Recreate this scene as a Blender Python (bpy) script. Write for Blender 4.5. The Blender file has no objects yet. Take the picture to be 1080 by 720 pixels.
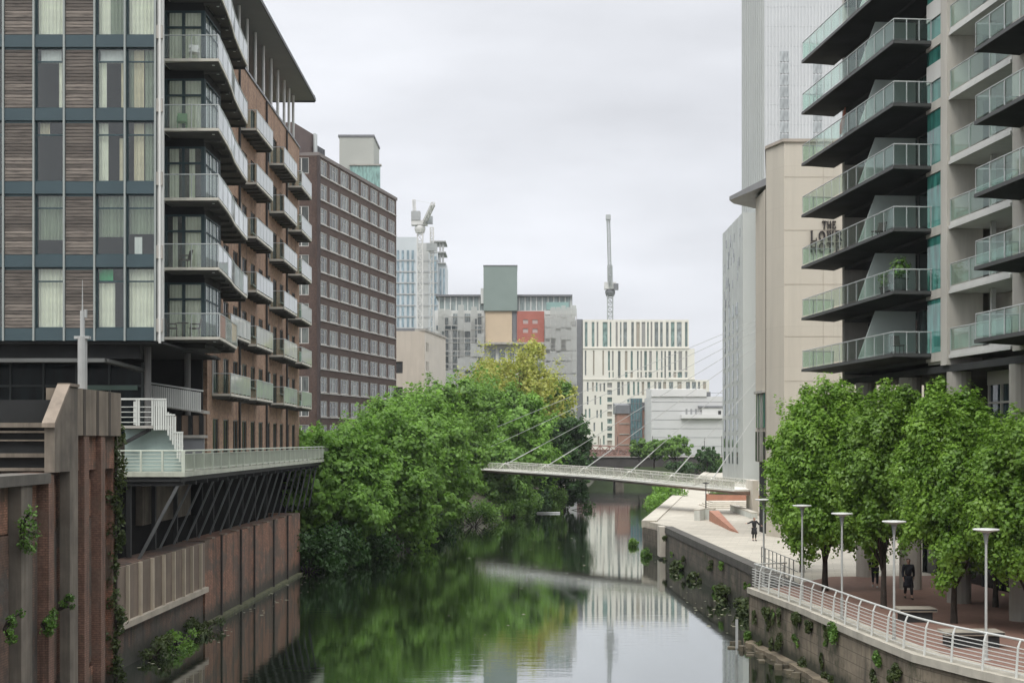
import bpy, bmesh, math, random
import numpy as np
from mathutils import Vector, Matrix
R = math.radians
random.seed(7)
scene = bpy.context.scene
COL = scene.collection

# ------------------------------------------------------------------ camera
CAMZ = 12.0
cam_d = bpy.data.cameras.new("camera")
cam = bpy.data.objects.new("camera", cam_d)
COL.objects.link(cam)
cam.location = (0, 0, CAMZ)
cam.rotation_euler = (R(90), 0, 0)
cam_d.sensor_width = 36
cam_d.lens = 50
cam_d.shift_y = 105 / 1080
cam_d.clip_end = 6000
cam_d.clip_start = 0.5
scene.camera = cam

# ------------------------------------------------------------------ world: overcast sky
SUN_EL, SUN_ROT = R(52), R(200)
world = bpy.data.worlds.new("World")
scene.world = world
world.use_nodes = True
wn, wl = world.node_tree.nodes, world.node_tree.links
wn.clear()
wo = wn.new("ShaderNodeOutputWorld")
bg = wn.new("ShaderNodeBackground")
bg.inputs[1].default_value = 0.1
sky = wn.new("ShaderNodeTexSky")
sky.sky_type = 'NISHITA'
sky.sun_disc = False
sky.sun_elevation = SUN_EL
sky.sun_rotation = SUN_ROT
sky.air_density = 1.0
sky.dust_density = 3.0
tc = wn.new("ShaderNodeTexCoord")
sep = wn.new("ShaderNodeSeparateXYZ")
wl.new(tc.outputs["Generated"], sep.inputs[0])
ramp = wn.new("ShaderNodeValToRGB")
ramp.color_ramp.elements[0].position = 0.0
ramp.color_ramp.elements[0].color = (0.655, 0.670, 0.712, 1)
ramp.color_ramp.elements[1].position = 1.0
ramp.color_ramp.elements[1].color = (2.3, 2.32, 2.36, 1)
e = ramp.color_ramp.elements.new(0.34)
e.color = (0.690, 0.702, 0.735, 1)
e = ramp.color_ramp.elements.new(0.55)
e.color = (1.55, 1.57, 1.62, 1)
wl.new(sep.outputs[2], ramp.inputs[0])
mp = wn.new("ShaderNodeMapping")
mp.inputs["Scale"].default_value = (2.0, 2.0, 7.0)
wl.new(tc.outputs["Generated"], mp.inputs[0])
cn = wn.new("ShaderNodeTexNoise")
cn.inputs["Scale"].default_value = 1.6
cn.inputs["Detail"].default_value = 5
cn.inputs["Roughness"].default_value = 0.5
wl.new(mp.outputs[0], cn.inputs["Vector"])
mr = wn.new("ShaderNodeMapRange")
mr.inputs["From Min"].default_value = 0.3
mr.inputs["From Max"].default_value = 0.7
mr.inputs["To Min"].default_value = 8.5
mr.inputs["To Max"].default_value = 11.8
wl.new(cn.outputs[0], mr.inputs["Value"])
vm = wn.new("ShaderNodeVectorMath")
vm.operation = 'SCALE'
wl.new(ramp.outputs[0], vm.inputs[0])
wl.new(mr.outputs[0], vm.inputs["Scale"])
mx = wn.new("ShaderNodeMix")
mx.data_type = 'RGBA'
mx.inputs[0].default_value = 0.06
wl.new(vm.outputs[0], mx.inputs[6])
wl.new(sky.outputs[0], mx.inputs[7])
wl.new(mx.outputs[2], bg.inputs[0])
wl.new(bg.outputs[0], wo.inputs[0])

sun_d = bpy.data.lights.new("sun", 'SUN')
sun_d.energy = 1.3
sun_d.angle = R(25)
sun_d.color = (1.0, 0.96, 0.9)
sun = bpy.data.objects.new("sun", sun_d)
COL.objects.link(sun)
# sun_rotation is measured clockwise from +Y: direction to the sun
sd = Vector((math.sin(SUN_ROT) * math.cos(SUN_EL), math.cos(SUN_ROT) * math.cos(SUN_EL), math.sin(SUN_EL)))
sun.rotation_euler = sd.to_track_quat('Z', 'Y').to_euler()

scene.view_settings.view_transform = 'Standard'
scene.view_settings.look = 'None'
scene.view_settings.exposure = 0.28
scene.view_settings.gamma = 1.0
scene.view_settings.use_curve_mapping = False
scene.cycles.use_denoising = True
scene.cycles.max_bounces = 8
scene.cycles.diffuse_bounces = 3
scene.cycles.glossy_bounces = 4
scene.cycles.transmission_bounces = 4
scene.cycles.transparent_max_bounces = 12
scene.cycles.caustics_reflective = False
scene.cycles.caustics_refractive = False

# ------------------------------------------------------------------ helpers
def P(px, py, D):
    return Vector(((px - 540) / 1500 * D, D, CAMZ - (py - 465) / 1500 * D))
def PX(px, D):
    return (px - 540) / 1500 * D
def PZ(py, D):
    return CAMZ - (py - 465) / 1500 * D

class MB:
    """Collects faces for one mesh."""
    def __init__(s):
        s.v = []; s.f = []; s.m = []
    def face(s, pts, mi=0):
        n = len(s.v)
        s.v += [tuple(p) for p in pts]
        s.f.append(tuple(range(n, n + len(pts)))); s.m.append(mi)
    def box(s, x0, y0, z0, x1, y1, z1, mi=0):
        if x0 > x1: x0, x1 = x1, x0
        if y0 > y1: y0, y1 = y1, y0
        if z0 > z1: z0, z1 = z1, z0
        n = len(s.v)
        s.v += [(x0,y0,z0),(x1,y0,z0),(x1,y1,z0),(x0,y1,z0),(x0,y0,z1),(x1,y0,z1),(x1,y1,z1),(x0,y1,z1)]
        for q in ((0,3,2,1),(4,5,6,7),(0,1,5,4),(1,2,6,5),(2,3,7,6),(3,0,4,7)):
            s.f.append(tuple(n + i for i in q)); s.m.append(mi)
        return s
    def prism(s, poly, z0, z1, mi=0):
        """poly: xy list (counter-clockwise) ; z0/z1 numbers or per-vertex lists."""
        k = len(poly)
        a = sum(poly[i][0]*poly[(i+1)%k][1]-poly[(i+1)%k][0]*poly[i][1] for i in range(k))
        if not hasattr(z0, '__len__'): z0 = [z0]*k
        if not hasattr(z1, '__len__'): z1 = [z1]*k
        if a < 0:
            poly = poly[::-1]; z0 = z0[::-1]; z1 = z1[::-1]
        n = len(s.v)
        s.v += [(p[0],p[1],z) for p, z in zip(poly, z0)] + [(p[0],p[1],z) for p, z in zip(poly, z1)]
        s.f.append(tuple(n + i for i in range(k))[::-1]); s.m.append(mi)
        s.f.append(tuple(n + k + i for i in range(k))); s.m.append(mi)
        for i in range(k):
            j = (i+1) % k
            s.f.append((n+i, n+j, n+k+j, n+k+i)); s.m.append(mi)
        return s
    def prism_x(s, poly, x0, x1, mi=0):
        """poly in (y,z), extruded along x."""
        k = len(poly); n = len(s.v)
        s.v += [(x0,p[0],p[1]) for p in poly] + [(x1,p[0],p[1]) for p in poly]
        s.f.append(tuple(n+i for i in range(k))); s.m.append(mi)
        s.f.append(tuple(n+k+i for i in range(k))[::-1]); s.m.append(mi)
        for i in range(k):
            j = (i+1) % k
            s.f.append((n+j, n+i, n+k+i, n+k+j)); s.m.append(mi)
        return s
    def tube(s, pts, r, n=6, mi=0, cap=True):
        pts = [Vector(p) for p in pts]
        if not hasattr(r, '__len__'): r = [r]*len(pts)
        rings = []
        up = Vector((0,0,1))
        for i, p in enumerate(pts):
            d = (pts[min(i+1,len(pts)-1)] - pts[max(i-1,0)])
            if d.length < 1e-9: d = Vector((0,0,1))
            d.normalize()
            u = d.cross(up)
            if u.length < 0.05: u = d.cross(Vector((1,0,0)))
            u.normalize(); w = u.cross(d)
            b = len(s.v)
            for k in range(n):
                a = 2*math.pi*(k+.5)/n
                s.v.append(tuple(p + (u*math.cos(a) + w*math.sin(a))*r[i]))
            rings.append(b)
        for a, b in zip(rings, rings[1:]):
            for k in range(n):
                j = (k+1) % n
                s.f.append((a+k, a+j, b+j, b+k)); s.m.append(mi)
        if cap:
            s.f.append(tuple(rings[0]+k for k in range(n))[::-1]); s.m.append(mi)
            s.f.append(tuple(rings[-1]+k for k in range(n))); s.m.append(mi)
        return s
    def beam(s, p0, p1, w, h, mi=0):
        """rectangular bar from p0 to p1, w across, h along the other axis."""
        p0, p1 = Vector(p0), Vector(p1)
        d = (p1-p0).normalized()
        u = d.cross(Vector((0,0,1)))
        if u.length < 0.05: u = Vector((1,0,0))
        u.normalize(); t = u.cross(d)
        n = len(s.v)
        for p in (p0, p1):
            for a, b in ((-1,-1),(1,-1),(1,1),(-1,1)):
                s.v.append(tuple(p + u*(a*w/2) + t*(b*h/2)))
        for q in ((0,3,2,1),(4,5,6,7),(0,1,5,4),(1,2,6,5),(2,3,7,6),(3,0,4,7)):
            s.f.append(tuple(n+i for i in q)); s.m.append(mi)
        return s
    def lathe(s, prof, c=(0,0), n=20, mi=0):
        """prof: (r,z) from bottom to top."""
        b = len(s.v)
        for r, z in prof:
            for k in range(n):
                a = 2*math.pi*k/n
                s.v.append((c[0]+r*math.cos(a), c[1]+r*math.sin(a), z))
        for i in range(len(prof)-1):
            for k in range(n):
                j = (k+1) % n
                s.f.append((b+i*n+k, b+i*n+j, b+(i+1)*n+j, b+(i+1)*n+k)); s.m.append(mi)
        s.f.append(tuple(b+k for k in range(n))[::-1]); s.m.append(mi)
        t = b+(len(prof)-1)*n
        s.f.append(tuple(t+k for k in range(n))); s.m.append(mi)
        return s
    def wall(s, x0, x1, z0, z1, holes, y=0.0, depth=0.25, mi=0, mr=None):
        """vertical wall in the xz plane facing -y with holes (hx0,hz0,hx1,hz1) and reveals going to y+depth."""
        if mr is None: mr = mi
        xs = sorted({x0, x1} | {h[0] for h in holes} | {h[2] for h in holes})
        zs = sorted({z0, z1} | {h[1] for h in holes} | {h[3] for h in holes})
        xs = [x for x in xs if x0 <= x <= x1]; zs = [z for z in zs if z0 <= z <= z1]
        for i in range(len(zs)-1):
            zc = (zs[i]+zs[i+1])/2
            row = [h for h in holes if h[1] < zc < h[3]]
            run = None
            for j in range(len(xs)-1):
                xc = (xs[j]+xs[j+1])/2
                if any(h[0] < xc < h[2] for h in row):
                    if run is not None:
                        s.face([(run,y,zs[i]),(xs[j],y,zs[i]),(xs[j],y,zs[i+1]),(run,y,zs[i+1])], mi); run = None
                elif run is None: run = xs[j]
            if run is not None:
                s.face([(run,y,zs[i]),(xs[-1],y,zs[i]),(xs[-1],y,zs[i+1]),(run,y,zs[i+1])], mi)
        for a,b,c,d in holes:
            y2 = y+depth
            s.face([(a,y,b),(a,y2,b),(a,y2,d),(a,y,d)], mr)
            s.face([(c,y2,b),(c,y,b),(c,y,d),(c,y2,d)], mr)
            s.face([(a,y2,b),(a,y,b),(c,y,b),(c,y2,b)], mr)
            s.face([(a,y,d),(a,y2,d),(c,y2,d),(c,y,d)], mr)
        return s
    def mesh(s, name, mats, smooth=False):
        me = bpy.data.meshes.new(name)
        me.from_pydata(s.v, [], s.f)
        if not isinstance(mats, (list, tuple)): mats = [mats]
        for m in mats: me.materials.append(m)
        if len(mats) > 1:
            me.polygons.foreach_set("material_index", s.m)
        if smooth:
            me.polygons.foreach_set("use_smooth", [True]*len(me.polygons))
        me.update()
        return me
    def build(s, name, mats, parent=None, loc=None, rz=None, smooth=False):
        return link(name, s.mesh(name, mats, smooth), parent, loc, rz)

def link(name, me, parent=None, loc=None, rz=None):
    o = bpy.data.objects.new(name, me)
    COL.objects.link(o)
    if parent is not None: o.parent = parent
    if loc is not None: o.location = loc
    if rz is not None: o.rotation_euler = (0, 0, rz)
    return o
def tag(o, label=None, cat=None, group=None, kind=None):
    if label: o["label"] = label
    if cat: o["category"] = cat
    if group: o["group"] = group
    if kind: o["kind"] = kind
    return o
def thing(name, label, cat, loc=(0,0,0), rz=0.0, group=None):
    o = bpy.data.objects.new(name, None)
    o.empty_display_size = 0.5
    COL.objects.link(o)
    o.location = loc
    o.rotation_euler = (0, 0, rz)
    return tag(o, label, cat, group)
def structure(name, mb, mat):
    return tag(mb.build(name, mat), kind="structure")

# ------------------------------------------------------------------ materials
def newmat(name):
    m = bpy.data.materials.new(name)
    m.use_nodes = True
    nt = m.node_tree
    return m, nt, nt.nodes, nt.links, nt.nodes["Principled BSDF"]
def rgba(c): return (c[0], c[1], c[2], 1)
def S(c):
    """8-bit display colour to linear."""
    return tuple((x/255/12.92 if x/255 <= .04045 else ((x/255+.055)/1.055)**2.4) for x in c)
def noise(N, L, vec, scale, detail=4, rough=.55):
    n = N.new("ShaderNodeTexNoise")
    n.inputs["Scale"].default_value = scale
    n.inputs["Detail"].default_value = detail
    n.inputs["Roughness"].default_value = rough
    if vec is not None: L.new(vec, n.inputs["Vector"])
    return n.outputs[0]
def mapping(N, L, vec, scale=(1,1,1), loc=(0,0,0)):
    m = N.new("ShaderNodeMapping")
    m.inputs["Scale"].default_value = scale
    m.inputs["Location"].default_value = loc
    L.new(vec, m.inputs[0])
    return m.outputs[0]
def rampf(N, L, fac, a, b):
    r = N.new("ShaderNodeMapRange")
    r.inputs["From Min"].default_value = a
    r.inputs["From Max"].default_value = b
    L.new(fac, r.inputs["Value"])
    return r.outputs[0]
def mixc(N, L, fac, a, b, mode='MIX'):
    m = N.new("ShaderNodeMix")
    m.data_type = 'RGBA'; m.blend_type = mode
    for s, v in ((0, fac), (6, a), (7, b)):
        if isinstance(v, (int, float)): m.inputs[s].default_value = v
        elif isinstance(v, (tuple, list)): m.inputs[s].default_value = rgba(v)
        else: L.new(v, m.inputs[s])
    return m.outputs[2]
def bump(N, L, B, h, strength=.3, dist=.05):
    b = N.new("ShaderNodeBump")
    b.inputs["Strength"].default_value = strength
    b.inputs["Distance"].default_value = dist
    L.new(h, b.inputs["Height"])
    L.new(b.outputs[0], B.inputs["Normal"])
def plain(name, col, rough=.6, var=.18, scale=1.5, metal=0.0, grime=0.0, spec=.5):
    """weathered plain surface: mottling plus vertical run-off streaks."""
    m, nt, N, L, B = newmat(name)
    t = N.new("ShaderNodeTexCoord").outputs["Object"]
    n1 = noise(N, L, t, scale, 5)
    c = mixc(N, L, rampf(N, L, n1, .3, .7), tuple(x*(1-var) for x in col), tuple(min(1, x*(1+var)) for x in col))
    if grime:
        s = noise(N, L, mapping(N, L, t, (1.6, 1.6, .12)), 1.0, 5, .65)
        c = mixc(N, L, rampf(N, L, s, .45, .8), c, tuple(x*(1-grime) for x in col))
    L.new(c, B.inputs["Base Color"])
    B.inputs["Roughness"].default_value = rough
    B.inputs["Metallic"].default_value = metal
    B.inputs["Specular IOR Level"].default_value = spec
    return m
def brick(name, c1, c2, mortar, stain=None, amt=.5, scale=1.0, moss=None):
    m, nt, N, L, B = newmat(name)
    t = N.new("ShaderNodeTexCoord").outputs["Object"]
    sx = N.new("ShaderNodeSeparateXYZ"); L.new(t, sx.inputs[0])
    ad = N.new("ShaderNodeMath"); L.new(sx.outputs[0], ad.inputs[0]); L.new(sx.outputs[1], ad.inputs[1])
    cb = N.new("ShaderNodeCombineXYZ"); L.new(ad.outputs[0], cb.inputs[0]); L.new(sx.outputs[2], cb.inputs[1])
    bt = N.new("ShaderNodeTexBrick")
    bt.inputs["Scale"].default_value = scale
    bt.inputs["Brick Width"].default_value = .23
    bt.inputs["Row Height"].default_value = .078
    bt.inputs["Mortar Size"].default_value = .012
    bt.inputs["Color1"].default_value = rgba(c1)
    bt.inputs["Color2"].default_value = rgba(c2)
    bt.inputs["Mortar"].default_value = rgba(mortar)
    L.new(cb.outputs[0], bt.inputs["Vector"])
    c = bt.outputs[0]
    n0 = noise(N, L, t, .55, 6, .6)
    c = mixc(N, L, rampf(N, L, n0, .3, .75), c, tuple(x*.6 for x in c2))
    nf = noise(N, L, t, 3.5, 5, .75)
    c = mixc(N, L, rampf(N, L, nf, .42, .72), c, tuple(x*.45 for x in c1))
    nf2 = noise(N, L, mapping(N, L, t, (1,1,1), (5,2,8)), 4.5, 5, .75)
    c = mixc(N, L, rampf(N, L, nf2, .50, .85), c, tuple(min(1,x*1.5) for x in c2))
    if stain:
        s = noise(N, L, mapping(N, L, t, (1.1, 1.1, .16)), .9, 6, .65)
        c = mixc(N, L, rampf(N, L, s, .62-amt*.3, .72), c, stain)
    if moss:
        s2 = noise(N, L, t, .35, 6, .7)
        c = mixc(N, L, rampf(N, L, s2, .55, .68), c, moss)
    L.new(c, B.inputs["Base Color"])
    B.inputs["Roughness"].default_value = .85
    bump(N, L, B, bt.outputs[1], .25, -.02)
    return m
def glass_reflect(name, col, lo=.4, hi=1.6, rough=.04, spec=.8):
    """dark glazing of a distant or unlit room, each pane a little different."""
    m, nt, N, L, B = newmat(name)
    oi = N.new("ShaderNodeObjectInfo")
    g = N.new("ShaderNodeNewGeometry")
    t = N.new("ShaderNodeTexCoord").outputs["Object"]
    ad = N.new("ShaderNodeMath"); ad.operation = 'ADD'
    L.new(oi.outputs["Random"], ad.inputs[0]); L.new(g.outputs["Random Per Island"], ad.inputs[1])
    fr = N.new("ShaderNodeMath"); fr.operation = 'FRACT'; L.new(ad.outputs[0], fr.inputs[0])
    c = mixc(N, L, fr.outputs[0], tuple(x*lo for x in col), tuple(x*hi for x in col))
    n1 = noise(N, L, mapping(N, L, t, (2.5, 2.5, .5)), 1.0, 2)
    c = mixc(N, L, rampf(N, L, n1, .4, .7), c, tuple(x*lo*.7 for x in col))
    L.new(c, B.inputs["Base Color"])
    B.inputs["Roughness"].default_value = rough
    B.inputs["Specular IOR Level"].default_value = spec
    n2 = noise(N, L, t, .6, 2)
    bump(N, L, B, n2, .03, .1)
    return m
def glass_clear(name, tint, refl=.12, frost=0.0, frostcol=(.8,.85,.85), maxr=.9):
    """see-through sheet glass: transparent + mirror reflection by angle, optionally frosted."""
    m, nt, N, L, B = newmat(name)
    N.remove(B)
    out = N["Material Output"]
    tr = N.new("ShaderNodeBsdfTransparent"); tr.inputs[0].default_value = rgba(tint)
    gl = N.new("ShaderNodeBsdfGlossy"); gl.inputs["Roughness"].default_value = .03
    gl.inputs[0].default_value = (.95, .97, .97, 1)
    lw = N.new("ShaderNodeLayerWeight"); lw.inputs[0].default_value = .25
    mr_ = N.new("ShaderNodeMapRange"); L.new(lw.outputs["Fresnel"], mr_.inputs["Value"])
    mr_.inputs["To Min"].default_value = refl; mr_.inputs["To Max"].default_value = maxr
    a = tr.outputs[0]
    if frost:
        df = N.new("ShaderNodeBsdfDiffuse"); df.inputs[0].default_value = rgba(frostcol)
        tl = N.new("ShaderNodeBsdfTranslucent"); tl.inputs[0].default_value = rgba(frostcol)
        m0 = N.new("ShaderNodeMixShader"); m0.inputs[0].default_value = .45
        L.new(df.outputs[0], m0.inputs[1]); L.new(tl.outputs[0], m0.inputs[2])
        m1 = N.new("ShaderNodeMixShader"); m1.inputs[0].default_value = frost
        L.new(a, m1.inputs[1]); L.new(m0.outputs[0], m1.inputs[2]); a = m1.outputs[0]
    ms = N.new("ShaderNodeMixShader")
    L.new(mr_.outputs[0], ms.inputs[0]); L.new(a, ms.inputs[1]); L.new(gl.outputs[0], ms.inputs[2])
    L.new(ms.outputs[0], out.inputs[0])
    return m
def leafmat(name, dark, light, trans=.35, tip=None):
    m, nt, N, L, B = newmat(name)
    N.remove(B)
    out = N["Material Output"]
    g = N.new("ShaderNodeNewGeometry")
    t = N.new("ShaderNodeTexCoord").outputs["Object"]
    oi = N.new("ShaderNodeObjectInfo")
    c = mixc(N, L, g.outputs["Random Per Island"], dark, light)
    n1 = noise(N, L, t, .8, 3)
    c = mixc(N, L, rampf(N, L, n1, .42, .68), c, tip if tip else tuple(x*1.25 for x in light))
    hs = N.new("ShaderNodeHueSaturation")
    mrr = N.new("ShaderNodeMapRange"); L.new(oi.outputs["Random"], mrr.inputs["Value"])
    mrr.inputs["To Min"].default_value = .85; mrr.inputs["To Max"].default_value = 1.12
    L.new(mrr.outputs[0], hs.inputs["Value"]); L.new(c, hs.inputs["Color"]); c = hs.outputs[0]
    df = N.new("ShaderNodeBsdfDiffuse"); L.new(c, df.inputs[0])
    tl = N.new("ShaderNodeBsdfTranslucent"); L.new(c, tl.inputs[0])
    gl = N.new("ShaderNodeBsdfGlossy"); gl.inputs["Roughness"].default_value = .45; gl.inputs[0].default_value = (.5,.55,.5,1)
    m1 = N.new("ShaderNodeMixShader"); m1.inputs[0].default_value = trans
    L.new(df.outputs[0], m1.inputs[1]); L.new(tl.outputs[0], m1.inputs[2])
    m2 = N.new("ShaderNodeMixShader"); m2.inputs[0].default_value = .05
    L.new(m1.outputs[0], m2.inputs[1]); L.new(gl.outputs[0], m2.inputs[2])
    L.new(m2.outputs[0], out.inputs[0])
    return m
def slatmat(name, c1, c2):
    m, nt, N, L, B = newmat(name)
    g = N.new("ShaderNodeNewGeometry")
    t = N.new("ShaderNodeTexCoord").outputs["Object"]
    c = mixc(N, L, g.outputs["Random Per Island"], c1, c2)
    n1 = noise(N, L, mapping(N, L, t, (.8, .8, 9)), 1.4, 5, .6)
    c = mixc(N, L, rampf(N, L, n1, .45, .75), c, tuple(x*.30 for x in c1))
    L.new(c, B.inputs["Base Color"]); B.inputs["Roughness"].default_value = .8
    return m

WHITE = plain("white_paint", (.62,.63,.60), .45, .06, 1.2, grime=.25)
OFFWHITE = plain("offwhite_metal", (.55,.57,.53), .5, .08, 1.0, grime=.3)
TEALFRAME = plain("dark_teal_metal", (.026,.055,.063), .6, .12, 1.0)
TEALBAND = plain("teal_spandrel", (.036,.064,.074), .35, .10, .8)
ALU = plain("aluminium", (.50,.53,.52), .35, .08, 1.0, metal=.3)
MULLION = plain("mullion_grey", (.27,.30,.285), .45, .08, 1.0)
DARK = plain("dark_steel", (.018,.019,.019), .7, .2, 1.0)
DARKER = plain("painted_shade_board", (.022,.023,.023), .85, .2, .7, spec=.2)  # deep shade of undercrofts and recesses put into the base colour
TIMBER = slatmat("weathered_timber_slats", (.075,.064,.055), (.230,.200,.172))
BRICKORANGE = brick("orange_brick", (.29,.165,.100), (.39,.245,.160), (.34,.27,.21), (.12,.075,.055), .4)
BRICKBROWN = brick("brown_office_brick", (.080,.048,.039), (.105,.064,.050), (.10,.075,.06), (.045,.030,.026), .3)
BRICKQUAY = brick("old_quay_brick", (.27,.125,.085), (.33,.165,.115), (.20,.15,.12), (.030,.027,.024), .62, moss=(.05,.055,.025))
BRICKRED = plain("red_cladding", (.36,.125,.095), .7, .1, .4)
CONC = plain("concrete", (.36,.345,.31), .85, .15, .6, grime=.35)
CONCDARK = plain("stained_concrete", (.17,.145,.115), .9, .35, .9, grime=.65)
CONCPALE = plain("pale_concrete", (.52,.48,.41), .8, .08, .5, grime=.15)
GREYMETAL = plain("grey_roof_metal", (.16,.165,.175), .5, .1, .5)
ROOFDARK = plain("dark_roof", (.06,.062,.068), .6, .15, .5)
CREAM = plain("cream_slab", (.60,.58,.50), .7, .1, .7, grime=.3)
PALEGREEN = plain("pale_green_panel", (.33,.42,.40), .5, .08, .6, grime=.2)
CURTAIN = plain("cream_curtain", (.86,.87,.74), .9, .08, 2.0)
CURTAINDIM = plain("beige_curtain", (.66,.60,.44), .9, .1, 2.0)
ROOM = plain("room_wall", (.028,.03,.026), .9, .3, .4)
GLASSFRONT = glass_clear("window_glass", (.965,.985,.97), .05, maxr=.55)
GLASSRAIL = glass_clear("balcony_glass", (.88,.96,.925), .01, .02, (.62,.74,.70), .22)
GLASSFROST = glass_clear("frosted_glass", (.9,.95,.95), .08, .82, (.86,.90,.90))
GLASSFROSTGREEN = glass_clear("frosted_green_glass", (.8,.9,.85), .10, .6, (.66,.76,.66))
PANE = glass_reflect("dark_pane", (.022,.027,.027), rough=.12, spec=.2)
PANEOFF = glass_reflect("office_pane", (.12,.135,.125), .3, 1.7, spec=.6)
PANETEAL = glass_reflect("teal_pane", (.05,.20,.17), .6, 1.5)
PANEFAR = glass_reflect("far_pane", (.25,.285,.285), .6, 1.4)
PANEBLUE = glass_reflect("bluish_far_pane", (.30,.40,.46), .7, 1.3)
PANEDARK = glass_reflect("unlit_shop_glass", (.008,.014,.015), .5, 1.5, spec=.12)
def oldwall(name, brick_a, brick_b, cement, tile=True):
    """old quay masonry: brick courses, cement-rendered patches, soot, lime and wet streaks."""
    m, nt, N, L, B = newmat(name)
    t = N.new("ShaderNodeTexCoord").outputs["Object"]
    sp = N.new("ShaderNodeSeparateXYZ"); L.new(t, sp.inputs[0])
    ad = N.new("ShaderNodeMath"); L.new(sp.outputs[0], ad.inputs[0]); L.new(sp.outputs[1], ad.inputs[1])
    cb = N.new("ShaderNodeCombineXYZ"); L.new(ad.outputs[0], cb.inputs[0]); L.new(sp.outputs[2], cb.inputs[1])
    bt = N.new("ShaderNodeTexBrick"); L.new(cb.outputs[0], bt.inputs["Vector"])
    bt.inputs["Scale"].default_value = 1; bt.inputs["Brick Width"].default_value = .23; bt.inputs["Row Height"].default_value = .08
    bt.inputs["Mortar Size"].default_value = .012
    bt.inputs["Color1"].default_value = rgba(brick_a); bt.inputs["Color2"].default_value = rgba(brick_b); bt.inputs["Mortar"].default_value = rgba(tuple(x*.55 for x in brick_a))
    big = noise(N, L, mapping(N, L, t, (.35,.35,.5)), 1.0, 6, .65)
    c = mixc(N, L, rampf(N, L, big, .50, .56), bt.outputs[0], cement)
    mid = noise(N, L, t, 1.7, 6, .7)
    c = mixc(N, L, rampf(N, L, mid, .45, .75), c, tuple(x*.35 for x in brick_b))
    st = noise(N, L, mapping(N, L, t, (2.2, 2.2, .10)), 1.0, 6, .7)
    c = mixc(N, L, rampf(N, L, st, .50, .68), c, (.020,.018,.016))
    st2 = noise(N, L, mapping(N, L, t, (3.0, 3.0, .18), (7,3,1)), 1.0, 6, .7)
    c = mixc(N, L, rampf(N, L, st2, .60, .78), c, (.30,.25,.19))
    ms = noise(N, L, mapping(N, L, t, (.8,.8,.5), (3,9,4)), 1.0, 6, .75)
    c = mixc(N, L, rampf(N, L, ms, .58, .70), c, (.045,.052,.022))
    tz = N.new("ShaderNodeMath"); tz.operation = 'MULTIPLY_ADD'
    L.new(mid, tz.inputs[0]); tz.inputs[1].default_value = 1.6; L.new(sp.outputs[2], tz.inputs[2])
    tide = N.new("ShaderNodeMapRange"); tide.inputs["From Min"].default_value = 4.25; tide.inputs["From Max"].default_value = 3.7
    L.new(tz.outputs[0], tide.inputs["Value"])
    c = mixc(N, L, tide.outputs[0], c, (.026,.028,.016))
    fine = noise(N, L, t, 9, 4, .7)
    c = mixc(N, L, rampf(N, L, fine, .35, .8), c, tuple(x*.5 for x in cement))
    L.new(c, B.inputs["Base Color"]); B.inputs["Roughness"].default_value = .85
    bump(N, L, B, mid, .6, .05)
    return m
def blockstone(name, c1, c2, joint, w, h):
    m, nt, N, L, B = newmat(name)
    t = N.new("ShaderNodeTexCoord").outputs["Object"]
    sp = N.new("ShaderNodeSeparateXYZ"); L.new(t, sp.inputs[0])
    ad = N.new("ShaderNodeMath"); L.new(sp.outputs[0], ad.inputs[0]); L.new(sp.outputs[1], ad.inputs[1])
    cb = N.new("ShaderNodeCombineXYZ"); L.new(ad.outputs[0], cb.inputs[0]); L.new(sp.outputs[2], cb.inputs[1])
    bt = N.new("ShaderNodeTexBrick"); L.new(cb.outputs[0], bt.inputs["Vector"])
    bt.inputs["Scale"].default_value = 1; bt.inputs["Brick Width"].default_value = w; bt.inputs["Row Height"].default_value = h
    bt.offset = 0; bt.inputs["Mortar Size"].default_value = .012
    bt.inputs["Color1"].default_value = rgba(c1); bt.inputs["Color2"].default_value = rgba(c2); bt.inputs["Mortar"].default_value = rgba(joint)
    st = noise(N, L, mapping(N, L, t, (.9, .9, .06)), 1.0, 6, .65)
    c = mixc(N, L, rampf(N, L, st, .45, .85), bt.outputs[0], tuple(x*.72 for x in c1))
    n1 = noise(N, L, t, .35, 5, .6)
    c = mixc(N, L, rampf(N, L, n1, .35, .8), c, tuple(x*.9 for x in c1))
    L.new(c, B.inputs["Base Color"]); B.inputs["Roughness"].default_value = .85
    return m
BARK = plain("bark", (.040,.031,.024), .9, .35, 3)
LEAF_R = leafmat("maple_leaves", (.125,.245,.030), (.225,.40,.052), .48, (.28,.46,.068))
LEAF_A = leafmat("lime_leaves", (.090,.190,.026), (.195,.355,.056), .45)
LEAF_B = leafmat("sycamore_leaves", (.055,.130,.022), (.150,.270,.046), .4)
LEAF_W = leafmat("willow_leaves", (.24,.29,.050), (.46,.50,.105), .45, (.50,.48,.13))
LEAF_D = leafmat("dark_leaves", (.020,.055,.014), (.050,.115,.026), .3)
LEAF_P = leafmat("wall_plant_leaves", (.05,.115,.02), (.12,.23,.04), .3)
LEAF_M = leafmat("ivy_leaves", (.030,.050,.014), (.075,.10,.030), .25)
# ================================================================== SETTING
BRICKQUAY = oldwall("old_quay_masonry", (.36,.165,.098), (.46,.235,.15), (.155,.115,.085))
OLDRENDER = oldwall("old_rendered_panel", (.22,.13,.09), (.20,.12,.085), (.105,.090,.075))
ZW = 2.4      # river level
ZP = 5.0      # right promenade level
def xw(Y):    # river face of the old left quay wall
    return -16.4 + (Y - 58) / 44.7

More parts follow.
